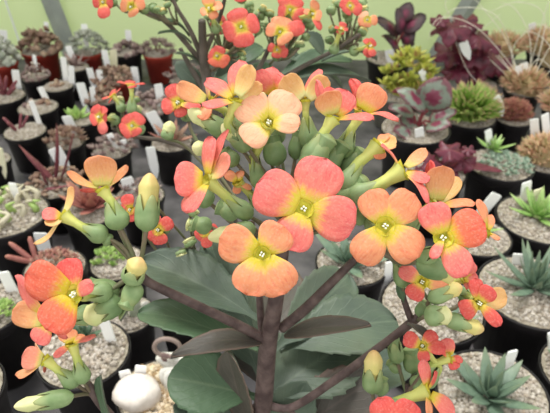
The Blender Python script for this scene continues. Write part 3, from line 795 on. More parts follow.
# ---- right side
def rex(r, c, leaves, mat='begonia'):
    for (bx, by, tx, ty, w_, up) in leaves:
        T = on_y(tx, ty, c.y + up); B = on_y(bx, by, c.y + up * .3)
        mb = MB(); sheet(mb, B, T, w_ * PX * depth(T), D(.1, -.6, .8), bow=.1, cup=-.05, end=-.1, wav=.14, thick=.0012, nu=14, nv=10, shape=lambda u: pshape(u, .38, .45, 1.5))
        mb.build('leaf', [mat, 'begonia_b'], r, origin=B)
        mb = MB(); g = Vector((c.x + (B.x - c.x) * .2, c.y, c.z - .004)); tube(mb, [(g, .0018), (g.lerp(B, .5) + Vector((0, 0, .006)), .0016), (B, .0014)], 6, 0, per=4); mb.build('leaf_stalk', 'begonia_b', r, origin=g)
r, c, R = potted(415, 128, 70, 'pot of silvery begonia leaves with pink centres, beside the green spiky dome', name='potted_begonia')
rex(r, c, [(426, 108, 396, 88, 30, .0), (428, 110, 443, 78, 38, .0), (418, 142, 396, 128, 26, -.03), (426, 126, 450, 124, 26, -.03), (420, 124, 400, 116, 26, .01), (404, 146, 386, 138, 20, -.02), (430, 122, 456, 108, 18, .0), (414, 116, 390, 104, 20, .012), (424, 134, 438, 140, 20, -.02)])
r, c, R = potted(398, 92, 52, 'grey pot with a bushy yellow-green plant, right of the centre flowers', mat='pot_g')
minirosettes(r, c + Vector((R * .35, 0, .014)), R * 1.0, 26, R * .42, 'yellow_green', 1.1, 7)
dome(r, c + Vector((R * .2, -.006, 0)), R * .9, 170, R * .3, R * .1, 'yellow_green')
r, c, R = potted(389, 58, 46, 'black pot with dark maroon and silver begonia leaves in the farthest row', name='potted_begonia')
rex(r, c, [(402, 34, 399, 8, 24, 0), (398, 36, 378, 16, 20, .01), (404, 32, 425, 14, 22, .0), (405, 46, 412, 30, 18, -.01), (400, 52, 384, 34, 18, 0), (402, 22, 410, 2, 18, .01)], 'begonia_d')
r, c, R = potted(478, 84, 40, 'pale grey pot with a large dark maroon ruffled-leaf plant', name='potted_coral_bells', mat='pot_g')
hl = [(452, 28, 20), (466, 22, 17), (452, 50, 22), (478, 36, 18), (470, 52, 22), (492, 58, 22), (456, 70, 18), (476, 66, 20), (501, 64, 14), (440, 20, 10), (484, 46, 16), (463, 38, 18)]
for i, (x, y, rad) in enumerate(hl):
    q = on_y(x, y, c.y - .01 + .014 * (i % 3)); mb = MB(); hleaf(mb, q, D(rnd(-.4, .4), -.5, rnd(.5, .9)), rad * PX * depth(q), rnd(0, 6), 5); mb.build('leaf', 'heuchera', r, origin=q)
    g = Vector((c.x, c.y, c.z - .004)); mb = MB(); tube(mb, [(g, .0018), (g.lerp(q, .5), .0014), (q, .001)], 6, 0, per=3); mb.build('leaf_stalk', 'begonia_b', r, origin=g)
r, c, R = potted(468, 116, 56, 'dense dome of bright green spiky rosettes with pinkish tips', rim=.055, mat='pot_k')
dome(r, c, R * 1.08, 560, R * .55, R * .085, 'spike_green', .85)
r, c, R = potted(513, 118, 38, 'small dome of fine red-brown spikes right of the green one', rim=.05)
dome(r, c, R * 1.1, 520, R * .36, R * .07, 'spike_brown', .95)
r, c, R = potted(523, 90, 38, 'spiky orange-brown and green dome with two tags, above the red-brown dome')
dome(r, c, R * 1.5, 460, R * .5, R * .08, 'spike_orange', .75)
r, c, R = potted(545, 52, 36, 'orange-brown spiky cushion in the farthest row at the right edge')
dome(r, c, R * 1.85, 480, R * .5, R * .08, 'spike_orange', .7)
r, c, R = potted(501, 52, 30, 'brown spiky cushion in the farthest row behind the maroon leaves')
dome(r, c, R * 1.85, 460, R * .5, R * .08, 'spike_orange', .7)
r, c, R = potted(562, 110, 38, 'orange-brown spiky cushion at the right edge with a tag before it')
dome(r, c, R * 1.5, 420, R * .5, R * .08, 'spike_orange', .75)
r, c, R = potted(545, 160, 56, 'brown spiky dome at the right edge below the white tags')
dome(r, c, R * 1.15, 480, R * .34, R * .07, 'spike_orange', .8)
r, c, R = potted(435, 172, 62, 'dark maroon ruffled leaves with a long pointed one, right of the middle flowers', name='potted_coral_bells')
for i, (x, y, rad) in enumerate([(432, 160, 16), (450, 150, 15), (462, 160, 15), (448, 170, 16), (425, 172, 12), (468, 150, 8)]):
    q = on_y(x, y, c.y + .006 * (i % 3) - .01); mb = MB(); hleaf(mb, q, D(rnd(-.3, .3), -.6, .8), rad * PX * depth(q), rnd(0, 6), 5); mb.build('leaf', 'heuchera', r, origin=q)
    g = Vector((c.x, c.y, c.z - .004)); mb = MB(); tube(mb, [(g, .0018), (g.lerp(q, .5), .0014), (q, .001)], 6, 0, per=3); mb.build('leaf_stalk', 'begonia_b', r, origin=g)
B = on_y(462, 163, c.y); T = on_y(503, 171, c.y - .01); mb = MB(); sheet(mb, B, T, .0165, D(0, -.8, .6), nu=12, thick=.001, shape=lambda u: pshape(u, .3, .5, 1.4)); mb.build('leaf', ['heuchera', 'heuchera'], r, origin=B)
mb = MB(); tube(mb, [(Vector((c.x, c.y, c.z - .004)), .0018), (B, .0014)], 6, 0, smooth=False); mb.build('leaf_stalk', 'begonia_b', r, origin=B)
r, c, R = potted(500, 164, 66, 'pot with a bright green star aloe and a spreading grey-blue sedum', ss=.002)
rosette(r, c + Vector((-R * .05, R * .62, .004)), 18, R * .62, R * .16, 'aloe', True, 10, 80)
minirosettes(r, c + Vector((R * .1, -R * .15, 0)), R * .75, 34, R * .17, 'blue_sedum', .14, 8)
r, c, R = potted(541, 218, 88, 'black gravel pot with a green star aloe and two tags, right edge', name='potted_aloe', ss=.0021)
rosette(r, c + Vector((-R * .08, 0, 0)), 26, R * .78, R * .2, 'aloe', True, 8, 82, thick=.5)
r, c, R = potted(478, 236, 66, 'black gravel pot with green aloe and slanting tag, behind the rightmost orange flower', name='potted_aloe', ss=.0021)
rosette(r, c + Vector((R * .0, R * .2, 0)), 18, R * .75, R * .2, 'aloe', True, 8, 80, thick=.5, rot=1)
r, c, R = potted(534, 290, 112, 'large black gravel pot with dark blue-green pointed haworthia', name='potted_haworthia', ss=.0019, stones=900)
rosette(r, c + Vector((0, .0, 0)), 26, R * 1.0, R * .18, 'haw', True, 8, 80, curve=.16, thick=.4, rot=.6)
r, c, R = potted(492, 392, 112, 'gravel pot with grey-green pointed agave-like rosette at the bottom edge', name='potted_agave', ss=.0019, stones=900)
rosette(r, c + Vector((-R * .1, -R * .15, 0)), 18, R * 1.0, R * .28, 'haw', True, 12, 78, curve=.1, thick=.32, rot=2.1)
r, c, R = potted(588, 372, 92, 'gravel pot with broad dark green rosette in the lower right corner', name='potted_agave', ss=.0019)
rosette(r, c + Vector((-R * .3, 0, 0)), 18, R * .8, R * .28, 'haw_d', True, 25, 80, curve=.1, thick=.32, rot=.3)
r, c, R = potted(432, 306, 104, 'black gravel pot behind the lower right flower sprays', ss=.0019, stones=900)
rosette(r, c + Vector((R * .2, -R * .5, 0)), 9, R * .5, R * .12, 'haw', True, 10, 60)
r, c, R = potted(352, 262, 74, 'gravel pot with blue-green pointed leaves behind the right hand branch', ss=.002, stones=520)
rosette(r, c + Vector((-R * .1, -R * .1, 0)), 16, R * 1.1, R * .36, 'haw', True, 10, 70, thick=.25)
# dry stalks arching over the back right pots
r = POTS
root = bpy.data.objects.get('potted_succulent')
host = [o for o in bpy.data.objects if o.get('label', '').startswith('spiky orange-brown and green dome')][0]
hc = Vector(host.location) + Vector((0, 0, .07))
for i, (pts) in enumerate([[(520, 78), (480, 30), (440, 18), (428, 40)], [(522, 78), (500, 20), (458, 8), (436, 26)], [(525, 76), (540, 30), (548, 4), (556, -6)], [(518, 80), (498, 96), (470, 74), (455, 40)],
                           [(520, 80), (536, 60), (552, 70), (560, 90)], [(516, 80), (506, 40), (486, 12), (470, -6)], [(524, 80), (530, 40), (516, 10), (500, 2)], [(520, 82), (508, 92), (528, 104), (546, 92)],
                           [(520, 80), (500, 60), (470, 28), (452, 30)], [(523, 78), (548, 50), (560, 30), (566, 10)],
  [(522, 78), (470, 40), (446, 8), (452, -8)], [(524, 80), (545, 20), (520, 2), (490, 12)], [(520, 80), (488, 70), (476, 40), (500, 14)], [(525, 80), (556, 64), (540, 36), (512, 30)], [(518, 80), (490, 46), (462, 40), (444, 62)], [(521, 80), (512, 50), (540, 24), (562, 44)]]):
    pp = [(on_y(x, y, hc.y - .012 + .004 * i), .00055 if k < 3 else .0003) for k, (x, y) in enumerate(pts)]
    pp[0] = (hc + Vector((rnd(-.01, .01), rnd(-.01, .01), -.01)), .0007)
    mb = MB(); tube(mb, pp, 5, 0, per=8); mb.build('dry_stalk', 'straw', host, origin=pp[0][0])
# ---- tags  (top px, base px, width px, height of the bed, label)
S, B_ = .054, .074
TAGS = [((3, 30), (5, 50), 7, S, 'narrow white tag in the pale succulent pot at the upper left edge'),
 ((46, 22), (47, 34), 5, .075, 'tiny white tag rising behind the brown mound of the largest red-brown pot'),
 ((84, 24), (86, 40), 6, .075, 'small tag behind the pale domed succulent'), ((128, 30), (129, 46), 6, S, 'white tag standing alone against the green wall'),
 ((104, 50), (108, 68), 6, S, 'left one of the two tags behind the wide brown cushion'), ((113, 50), (114, 66), 7, S, 'cream tag, right one of the pair behind the wide brown cushion'),
 ((34, 55), (36, 70), 4, S, 'little white tag in the brown tufted pot'), ((68, 46), (74, 62), 6, S, 'tag in the small pot with grey pointed leaves'),
 ((63, 57), (66, 80), 6, S, 'tall left tag of the two in the pale gravel pot'), ((71, 66), (72, 84), 6, S, 'shorter right tag of the two in the pale gravel pot'),
 ((15, 70), (18, 88), 7, S, 'tag between the purple fingers'), ((40, 87), (47, 101), 6, S, 'slanting tag in the pot with two dark tufts'),
 ((89, 68), (93, 82), 7, S, 'left tag of the pair left of the brown cushion'), ((99, 70), (101, 84), 6, S, 'right tag of the pair left of the brown cushion'),
 ((80, 83), (86, 103), 9, S, 'wide tag behind the green leafy tuft'), ((92, 87), (94, 103), 5, S, 'narrow tag behind the green leafy tuft'),
 ((31, 101), (40, 125), 5, S, 'long leaning tag in the pot with dark purple shoots'), ((66, 116), (73, 130), 11, S, 'wide tag at the back of the brown curled rosettes'),
 ((-1, 148), (3, 166), 7, S, 'cream tag at the left edge'), ((54, 148), (62, 162), 13, S, 'broad white tag leaning among brown plants under the red-purple leaves'),
 ((12, 183), (18, 203), 8, B_, 'tag among the knobbly cream succulents'), ((3, 272), (14, 294), 11, B_, 'wide tag in the pot at the left edge under the pinkish rosettes'),
 ((40, 233), (44, 247), 14, S, 'wide white tag peeking out below the left yellow flower'), ((134, 67), (136, 80), 7, S, 'small white tag in front of the farthest black pot'),
 ((158, 84), (162, 108), 8, S, 'tall white tag beside the small pale red flower'), ((150, 112), (162, 132), 11, S, 'large leaning tag right of the small red flower with a white centre'),
 ((109, 134), (119, 150), 6, S, 'left slanting tag under the small red flower'), ((123, 140), (125, 152), 6, S, 'right tag under the small red flower'),
 ((150, 147), (154, 166), 9, S, 'white tag standing below the dark side branch'), ((126, 178), (133, 196), 12, S, 'white tag behind the upright yellow bud'),
 ((178, 66), (182, 78), 7, S, 'tag in the mauve rosettes right of the lone red-brown pot'), ((188, 70), (190, 82), 6, S, 'tag next to the tall grey leaf of the rear plant'),
 ((103, 318), (112, 344), 11, B_, 'pale grey tag in the gravel below the left buds'), ((124, 371), (130, 386), 11, B_, 'left one of two grey tags behind the big stone'),
 ((141, 366), (139, 384), 11, B_, 'right one of two grey tags behind the big stone'),
 ((389, 50), (392, 64), 9, S, 'white tag between the dark begonia and the yellow-green bush'), ((421, 70), (426, 80), 7, .085, 'little tag on the yellow-green bush'),
 ((463, 42), (466, 50), 9, .12, 'white tag tucked among the maroon ruffled leaves'), ((494, 97), (498, 106), 11, .075, 'tag lying beside the red-brown spiky dome'),
 ((518, 66), (520, 76), 6, .08, 'left small tag on the orange-brown dome'), ((524, 63), (526, 74), 7, .08, 'right small tag on the orange-brown dome'),
 ((532, 23), (533, 32), 7, .08, 'tag on the far cushion against the wall'), ((534, 119), (536, 149), 8, .055, 'left white tag at the right edge above the brown dome'),
 ((545, 114), (548, 147), 8, .055, 'right white tag at the right edge above the brown dome'), ((488, 130), (491, 153), 7, B_, 'tag behind the star aloe and grey-blue sedum'),
 ((419, 128), (420, 139), 9, B_, 'white tag in front of the silvery begonia'), ((527, 182), (524, 204), 11, B_, 'white tag, left one of the two behind the right edge aloe'),
 ((539, 189), (535, 208), 11, B_, 'cream tag, right one of the two behind the right edge aloe'), ((497, 194), (482, 212), 12, B_, 'slanting white tag in the aloe pot behind the rightmost flower'),
 ((519, 254), (517, 268), 11, B_, 'grey tag at the back of the large haworthia pot'), ((513, 351), (506, 372), 11, B_, 'white tag in the gravel of the bottom agave pot'),
 ((552, 332), (553, 352), 9, B_, 'white tag at the right edge in the lower right pot'), ((389, 262), (388, 276), 8, B_, 'small pale tag behind the right hand flower stalks')]
for t, b, w_, h_, lab in TAGS:
    stick_tag(t, b, w_, h_, lab, 'tag_y' if 'cream tag' in lab else 'tag')
# ================================================================== main kalanchoe
zs = .172
g0 = P(262, 413, .198)
K = empty('kalanchoe', (g0.x + .004, g0.y + .004, 0), 'flowering kalanchoe in front with large coral and orange four-petalled flowers on purple-brown stems', 'flowering plant')
kb = Vector((g0.x - .006, g0.y + .004, 0))
# pot + soil
pot_and_gravel(K, kb + Vector((0, 0, .07)), .034, .07, 'pot_k', 'gravel_w', stones=260, ss=.0018)
mb = MB(); tube(mb, [(kb + Vector((.002, 0, .062)), .0036), (P(256, 440, .212), .0034), (P(263, 405, .196), .0032), (P(268, 345, .181), .0029), (P(276, 298, .170), .0024), (P(284, 240, .166), .0018), (P(288, 196, .164), .0013)], 14, 0, per=8)
mb.build('stem', 'stem', K, origin=kb)
branch(K, [(264, 352, .184, 4), (261, 318, .182, 4), (259, 290, .178, 3.4), (256, 255, .172, 3), (252, 222, .166, 2.6)])
branch(K, [(268, 341, .180, 5), (240, 326, .172, 5), (190, 302, .162, 4.6), (150, 283, .155, 4.6), (138, 272, .153, 5)])
branch(K, [(282, 328, .178, 5.5), (304, 310, .172, 5.4), (330, 284, .166, 4.8), (357, 257, .162, 4), (380, 230, .160, 3)])
branch(K, [(262, 402, .196, 4), (290, 408, .196, 4), (335, 380, .188, 4.2), (385, 343, .180, 4.2), (412, 322, .176, 4.5), (424, 312, .175, 4)])
branch(K, [(256, 440, .214, 4), (262, 392, .204, 4), (290, 410, .2, 3.6), (345, 440, .2, 3.4), (392, 440, .19, 3.2), (404, 412, .184, 3), (408, 385, .18, 3)])
branch(K, [(255, 446, .214, 5), (200, 452, .196, 5), (140, 440, .176, 4.6), (104, 408, .166, 4.4), (88, 384, .161, 3.8)])
branch(K, [(412, 322, .176, 3.5), (404, 300, .174, 3), (403, 288, .173, 2.6)])
branch(K, [(424, 312, .175, 3), (430, 300, .174, 3), (436, 285, .172, 3)])
# flowers ------------------------------------------------------------------ centre
dn = (0, 0, 1)
flower(K, 'coral', (304, 209), .140, [(257, 183, 1, 47, {'n': (-.1, -.2, 1)}), (327, 158, 0, 48), (356, 224, 1.5, 44, {'n': (.1, .1, 1)}), (286, 249, 3, 40, {'bow': .02})], face=(-.12, -.12, 1), cr=13, tr=8,
       ped=[(292, 196, .163, 3), (288, 196, .165, 3)], label='largest coral-pink flower facing the viewer')
flower(K, 'orange', (262, 254), .134, [(219, 238, 0, 38), (284, 226, 0, 36), (246, 295, 1, 38), (286, 294, 1, 40)], face=(-.05, .1, 1), cr=12, tr=7, ped=[(268, 240, .158, 3), (256, 250, .170, 3)])
flower(K, 'peach', (269, 123), .150, [(241, 97, 0, 36), (293, 93, 0, 36), (244, 141, 3, 30), (300, 123, 3, 21, {'c': 'peach'})], face=(-.08, -.25, 1), cal=((254, 158, 8), (258, 190, 10)), cr=8, tr=7, ped=[(272, 210, .165, 2.5), (285, 225, .166, 2.5)])
flower(K, 'coral', (207, 180), .146, [(209, 136, 0, 22), (226, 128, -2, 15), (174, 178, 2, 34), (184, 211, 4, 32), (230, 156, 4, 22, {'n': (.6, .3, -.7), 'bow': .12})], face=(-.75, -.1, .65), cal=((228, 198, 3), (252, 218, 7)), cr=10, tr=9,
       ped=[(264, 226, .158, 3), (280, 240, .166, 3)], stam=False)
flower(K, 'orange', (238, 182), .160, [(226, 172, 0, 11), (252, 188, 0, 13, {'n': (.2, -.9, .4)}), (240, 170, -2, 10), (236, 194, 0, 9)], face=(-.2, -.5, .7), cal=((250, 194, 2), (262, 206, 4)), cr=8, ped=[(285, 214, .166, 2)], stam=False)
# upper left heads
flower(K, 'coral', (236, 100), .150, [(239, 59, -3, 21, {'n': (-.3, .1, 1)}), (252, 65, 3, 20, {'c': 'peach', 'n': (.3, .1, -1)}), (202, 104, 4, 22, {'n': (-.3, -.7, .6)}), (206, 78, -4, 18, {'c': 'coral', 'n': (0, -.5, .8)}), (262, 84, 0, 14, {'c': 'peach', 'n': (.1, -.4, -.8)})],
       face=(-.2, -.85, .3), cal=((228, 124, 2), (242, 150, 6)), cr=8, tr=8, ped=[(270, 190, .162, 2.5), (286, 205, .166, 2.5)], stam=False)
flower(K, 'orange', (210, 102), .160, [(176, 86, 3, 22, {'n': (.2, .5, -.8), 'c': 'orange'}), (206, 82, -2, 14, {'c': 'peach'}), (201, 119, 3, 14, {'n': (-.3, .3, .8)}), (222, 90, -2, 12)], face=(-.75, -.35, .1), cal=((226, 112, 2), (244, 138, 5)), cr=7, tr=7, ped=[(268, 180, .164, 2), (286, 210, .167, 2)], stam=False)
flower(K, 'red', (178, 103), .195, [(170, 84, 0, 16), (161, 107, 0, 17), (182, 117, 0, 13), (201, 107, 1, 12, {'n': (.1, -.6, .7)})], face=(-.1, -.2, 1), cr=7, tr=5, ped=[(196, 140, .205, 2), (240, 205, .20, 2)])
flower(K, 'coral', (276, 97), .162, [(256, 71, 2, 18, {'n': (-.2, 0, 1)}), (272, 66, -4, 18), (288, 74, -3, 16), (284, 92, 4, 14)], face=(.1, -.9, .1), cal=((277, 116, 2), (280, 144, 4)), cr=7, ped=[(286, 190, .166, 2.4)], stam=False)
flower(K, 'peach', (305, 102), .156, [(283, 77, 1, 24, {'n': (.1, .1, -1), 'bow': .1}), (327, 77, 1, 19, {'n': (-.2, .1, -1), 'bow': .1}), (281, 71, -7, 20, {'c': 'coral'}), (318, 68, -7, 16, {'c': 'coral'})], face=(0, -.95, -.15),
       cal=((306, 118, 0), (310, 150, 2)), cr=11, tr=6, ped=[(300, 190, .166, 2.6), (290, 210, .166, 2.6)], stam=False)
flower(K, 'coral', (333, 118), .150, [(315, 80, 0, 12, {'n': (-.8, 0, .5)}), (326, 91, 4, 27, {'c': 'orange', 'n': (0, .1, -1), 'bow': .1}), (348, 90, 0, 26, {'n': (0, -.1, 1)}), (330, 86, -5, 16, {'c': 'red'}), (374, 116, 4, 20, {'n': (0, -.85, .5), 'c': 'coral'})],
       face=(.05, -.95, .15), cal=((322, 136, 0), (306, 166, 2)), cr=12, tr=9, ped=[(298, 195, .164, 3), (290, 215, .166, 3)], stam=False)
flower(K, 'orange', (361, 114), .156, [(350, 78, -2, 12, {'c': 'red', 'side': .12, 'n': (-.5, 0, .9)}), (378, 85, 2, 30, {'n': (-.1, -.1, 1), 'bow': .02}), (399, 119, 3, 13, {'c': 'coral', 'n': (.3, -.8, .5), 'bow': .14}), (352, 100, -3, 14, {'c': 'coral'})],
       face=(.1, -.95, .1), cal=((350, 132, 0), (340, 160, 2)), cr=11, tr=8, ped=[(310, 200, .165, 3), (292, 225, .166, 3)], stam=False)
# right heads
flower(K, 'peach', (378, 146), .150, [(396, 139, 0, 14, {'n': (0, .6, -.8), 'bow': .14}), (388, 133, -3, 12, {'n': (0, -.8, .3), 'c': 'orange', 'bow': .14}), (381, 159, 1, 14, {'n': (.3, .3, .8), 'c': 'orange'}), (396, 148, 3, 12, {'c': 'peach', 'n': (0, .8, -.6)})],
       face=(.8, -.5, 0), cal=((358, 164, 0), (340, 192, 1)), cr=11, tr=10, ped=[(320, 215, .160, 3), (296, 232, .166, 3)], stam=False)
flower(K, 'coral', (403, 170), .146, [(383, 143, 0, 15, {'n': (.6, -.7, .3)}), (426, 150, -2, 15, {'c': 'orange', 'n': (0, .8, -.6)}), (430, 180, 2, 20, {'n': (.1, -.7, .6)}), (430, 204, 5, 14, {'n': (.5, -.5, .6), 'bow': .12})],
       face=(.8, -.15, .3), cal=((378, 186, 1), (349, 200, 3)), cr=12, tr=12, ped=[(320, 222, .158, 3), (296, 240, .167, 3)], stam=False)
flower(K, 'coral', (436, 205), .148, [(429, 160, 0, 12, {'n': (-.7, 0, .6), 'c': 'red'}), (442, 165, 3, 28, {'c': 'orange', 'n': (-.1, .1, -1)}), (458, 178, -3, 18, {'c': 'peach', 'n': (.4, 0, -.8)}), (475, 202, 3, 17, {'n': (.1, -.8, .5), 'c': 'orange'})],
       face=(.3, -.9, .2), cal=((420, 214, 0), (402, 232, 2)), cr=10, tr=10, ped=[(388, 238, .162, 3), (370, 245, .163, 3)], stam=False)
flower(K, 'flame', (443, 238), .138, [(430, 203, 0, 31, {'c': 'coral', 'n': (-.2, 0, 1)}), (485, 222, 1, 38, {'c': 'flame'}), (467, 276, 3, 29, {'c': 'coral', 'n': (.2, .2, .8)}), (432, 258, 3, 12, {'c': 'coral', 'n': (-.7, 0, .7)})], face=(-.15, -.1, 1), cr=11, tr=8,
       cal=((438, 250, 8), (420, 262, 14)), ped=[(400, 262, .162, 3), (380, 250, .163, 3)])
flower(K, 'orange', (488, 232), .160, [(480, 199, 1, 15, {'n': (.2, -.7, .5)}), (500, 239, 2, 11, {'n': (.1, -.9, .3)}), (476, 222, -2, 10), (492, 214, -3, 9)], face=(.3, -.7, .1), cal=((474, 238, 2), (454, 248, 4)), cr=8, ped=[(420, 262, .166, 2), (385, 256, .165, 2)], stam=False)
flower(K, 'orange', (385, 226), .140, [(369, 190, 0, 32), (416, 194, 0, 34), (358, 262, 1, 34), (420, 257, 1, 36)], face=(.02, .0, 1), cr=12, tr=8, ped=[(378, 236, .158, 3), (376, 238, .161, 3)], label='orange flower with an olive-yellow centre right of the large coral one')
# lower right
flower(K, 'coral', (422, 282), .160, [(400, 268, 0, 16), (411, 299, 1, 19, {'c': 'red'}), (449, 285, 1, 16, {'c': 'orange'}), (436, 264, -3, 10)], face=(-.1, -.1, 1), cr=8, tr=5.5, ped=[(428, 300, .174, 2), (424, 312, .175, 2.4)])
flower(K, 'red', (479, 303), .160, [(475, 278, 0, 14), (493, 288, 1, 19), (461, 313, 0, 21, {'pk': .7}), (501, 326, 2, 13), (505, 296, -4, 22, {'c': 'peach', 'n': (0, 0, -1)})], face=(0, .05, 1), cr=8, tr=5.5, ped=[(455, 308, .172, 2), (426, 312, .175, 2.4)])
flower(K, 'coral', (462, 278), .166, [(474, 262, 0, 14, {'n': (.2, -.4, .8)}), (478, 276, 0, 16), (455, 268, -2, 10), (470, 288, 0, 10)], face=(.3, -.4, .5), cal=((448, 284, 1), (434, 290, 2)), cr=6, ped=[(428, 300, .174, 2)], stam=False)
flower(K, 'red', (422, 346), .166, [(404, 336, 0, 16), (436, 332, -1, 14, {'n': (0, -.4, .9)}), (446, 348, 2, 14, {'n': (0, -.5, .8)}), (425, 362, 2, 12)], face=(0, -.3, .9), cal=((440, 368, 5), (428, 388, 8)), cr=7, tr=5, ped=[(408, 392, .180, 2)])
flower(K, 'red', (450, 358), .170, [(446, 338, -1, 14, {'c': 'coral', 'n': (-.3, -.2, .9)}), (463, 359, 0, 10, {'n': (0, -.8, .5)}), (457, 369, 2, 12, {'n': (.2, -.2, .9)}), (438, 346, 0, 12)], face=(.7, -.1, .3), cal=((434, 364, 0), (422, 372, 1)), cr=6, ped=[(408, 392, .18, 2)], stam=False)
flower(K, 'coral', (428, 391), .160, [(424, 359, 0, 18, {'n': (.6, -.1, .7)}), (438, 372, -2, 14, {'c': 'red'}), (456, 416, 1, 20, {'n': (.6, -.2, .7)}), (430, 420, 4, 14, {'c': 'orange', 'n': (.6, 0, .6)})], face=(.9, -.15, .3), cal=((404, 400, 1), (384, 410, 2)), cr=8, tr=10, ped=[(400, 425, .180, 2)], stam=False)
flower(K, 'red', (394, 432), .150, [(378, 398, 0, 26), (414, 402, 0, 28), (372, 450, 1, 26), (420, 452, 1, 26)], face=(0, 0, 1), cr=9, tr=7, ped=[(404, 440, .18, 2)])
# left heads
flower(K, 'orange', (103, 190), .150, [(99, 155, 3, 31, {'n': (0, .2, -1), 'bow': .1}), (66, 174, 2, 15, {'n': (.2, .85, -.4)}), (128, 166, 0, 11, {'n': (-.2, .8, -.6)}), (80, 191, 0, 9, {'c': 'red', 'n': (0, .8, .4)})], face=(-.35, -.9, -.1),
       cal=((112, 203, 0), (121, 230, 1)), cr=13, tr=8, ped=[(131, 250, .152, 2.4), (137, 268, .153, 3)], stam=False, label='orange flower seen from the side with a green bulbous calyx')
flower(K, 'peach', (64, 216), .150, [(74, 187, 0, 14, {'n': (.6, .2, -.8), 'c': 'peach'}), (42, 212, 2, 18, {'n': (-.3, -.6, .6), 'c': 'coral'}), (37, 246, 1, 13, {'n': (.6, .5, -.5), 'c': 'peach'}), (46, 226, 3, 15, {'c': 'peach', 'n': (.1, .7, -.7)})], face=(-.9, -.2, .1),
       cal=((84, 228, 0), (108, 238, 1)), cr=10, tr=8, ped=[(124, 248, .152, 2.2), (136, 268, .153, 3)], stam=False)
flower(K, 'flame', (74, 294), .138, [(24, 274, 0, 40), (66, 258, -1, 27, {'c': 'red', 'n': (.1, .2, 1)}), (46, 330, 2, 38), (92, 284, 4, 15, {'c': 'coral', 'n': (-.8, .1, .5), 'bow': .1})], face=(-.15, .1, 1), cr=12, tr=8,
       cal=((86, 296, 7), (112, 290, 12)), ped=[(126, 280, .153, 3), (138, 273, .153, 3)], label='orange-red flower at the lower left with a yellow centre')
flower(K, 'orange', (48, 322), .150, [(14, 276, 0, 20, {'c': 'coral', 'n': (-.6, -.1, .7)}), (14, 310, -1, 26, {'c': 'orange', 'n': (-.2, 0, -1)}), (36, 344, 1, 22, {'c': 'coral', 'n': (-.3, .3, .9)}), (66, 340, 0, 20, {'c': 'coral'})], face=(-.7, .1, .5),
       cal=((70, 320, 2), (96, 312, 5)), cr=11, tr=8, ped=[(126, 290, .156, 3), (138, 274, .154, 3)], stam=False)
flower(K, 'orange', (72, 344), .156, [(95, 335, 2, 10, {'c': 'coral', 'n': (.1, -.9, .4)}), (53, 356, 3, 11, {'c': 'coral', 'n': (-.3, -.7, .6)}), (66, 330, -3, 18), (84, 334, -3, 14)], face=(0, -.9, .4), cal=((78, 362, 0), (84, 384, 1)), cr=9, tr=7, ped=[(92, 394, .163, 2)], stam=False)
flower(K, 'orange', (46, 360), .156, [(22, 357, 1, 22, {'n': (.1, .4, -.9), 'c': 'coral'}), (17, 377, 1, 12, {'n': (.2, .8, -.5), 'c': 'orange'}), (34, 344, -3, 12, {'c': 'peach'}), (44, 371, -3, 8, {'c': 'red'})], face=(-.9, -.1, .1),
       cal=((60, 372, 0), (78, 386, 1)), cr=9.5, tr=7, ped=[(90, 394, .163, 2.2), (100, 402, .165, 3)], stam=False)
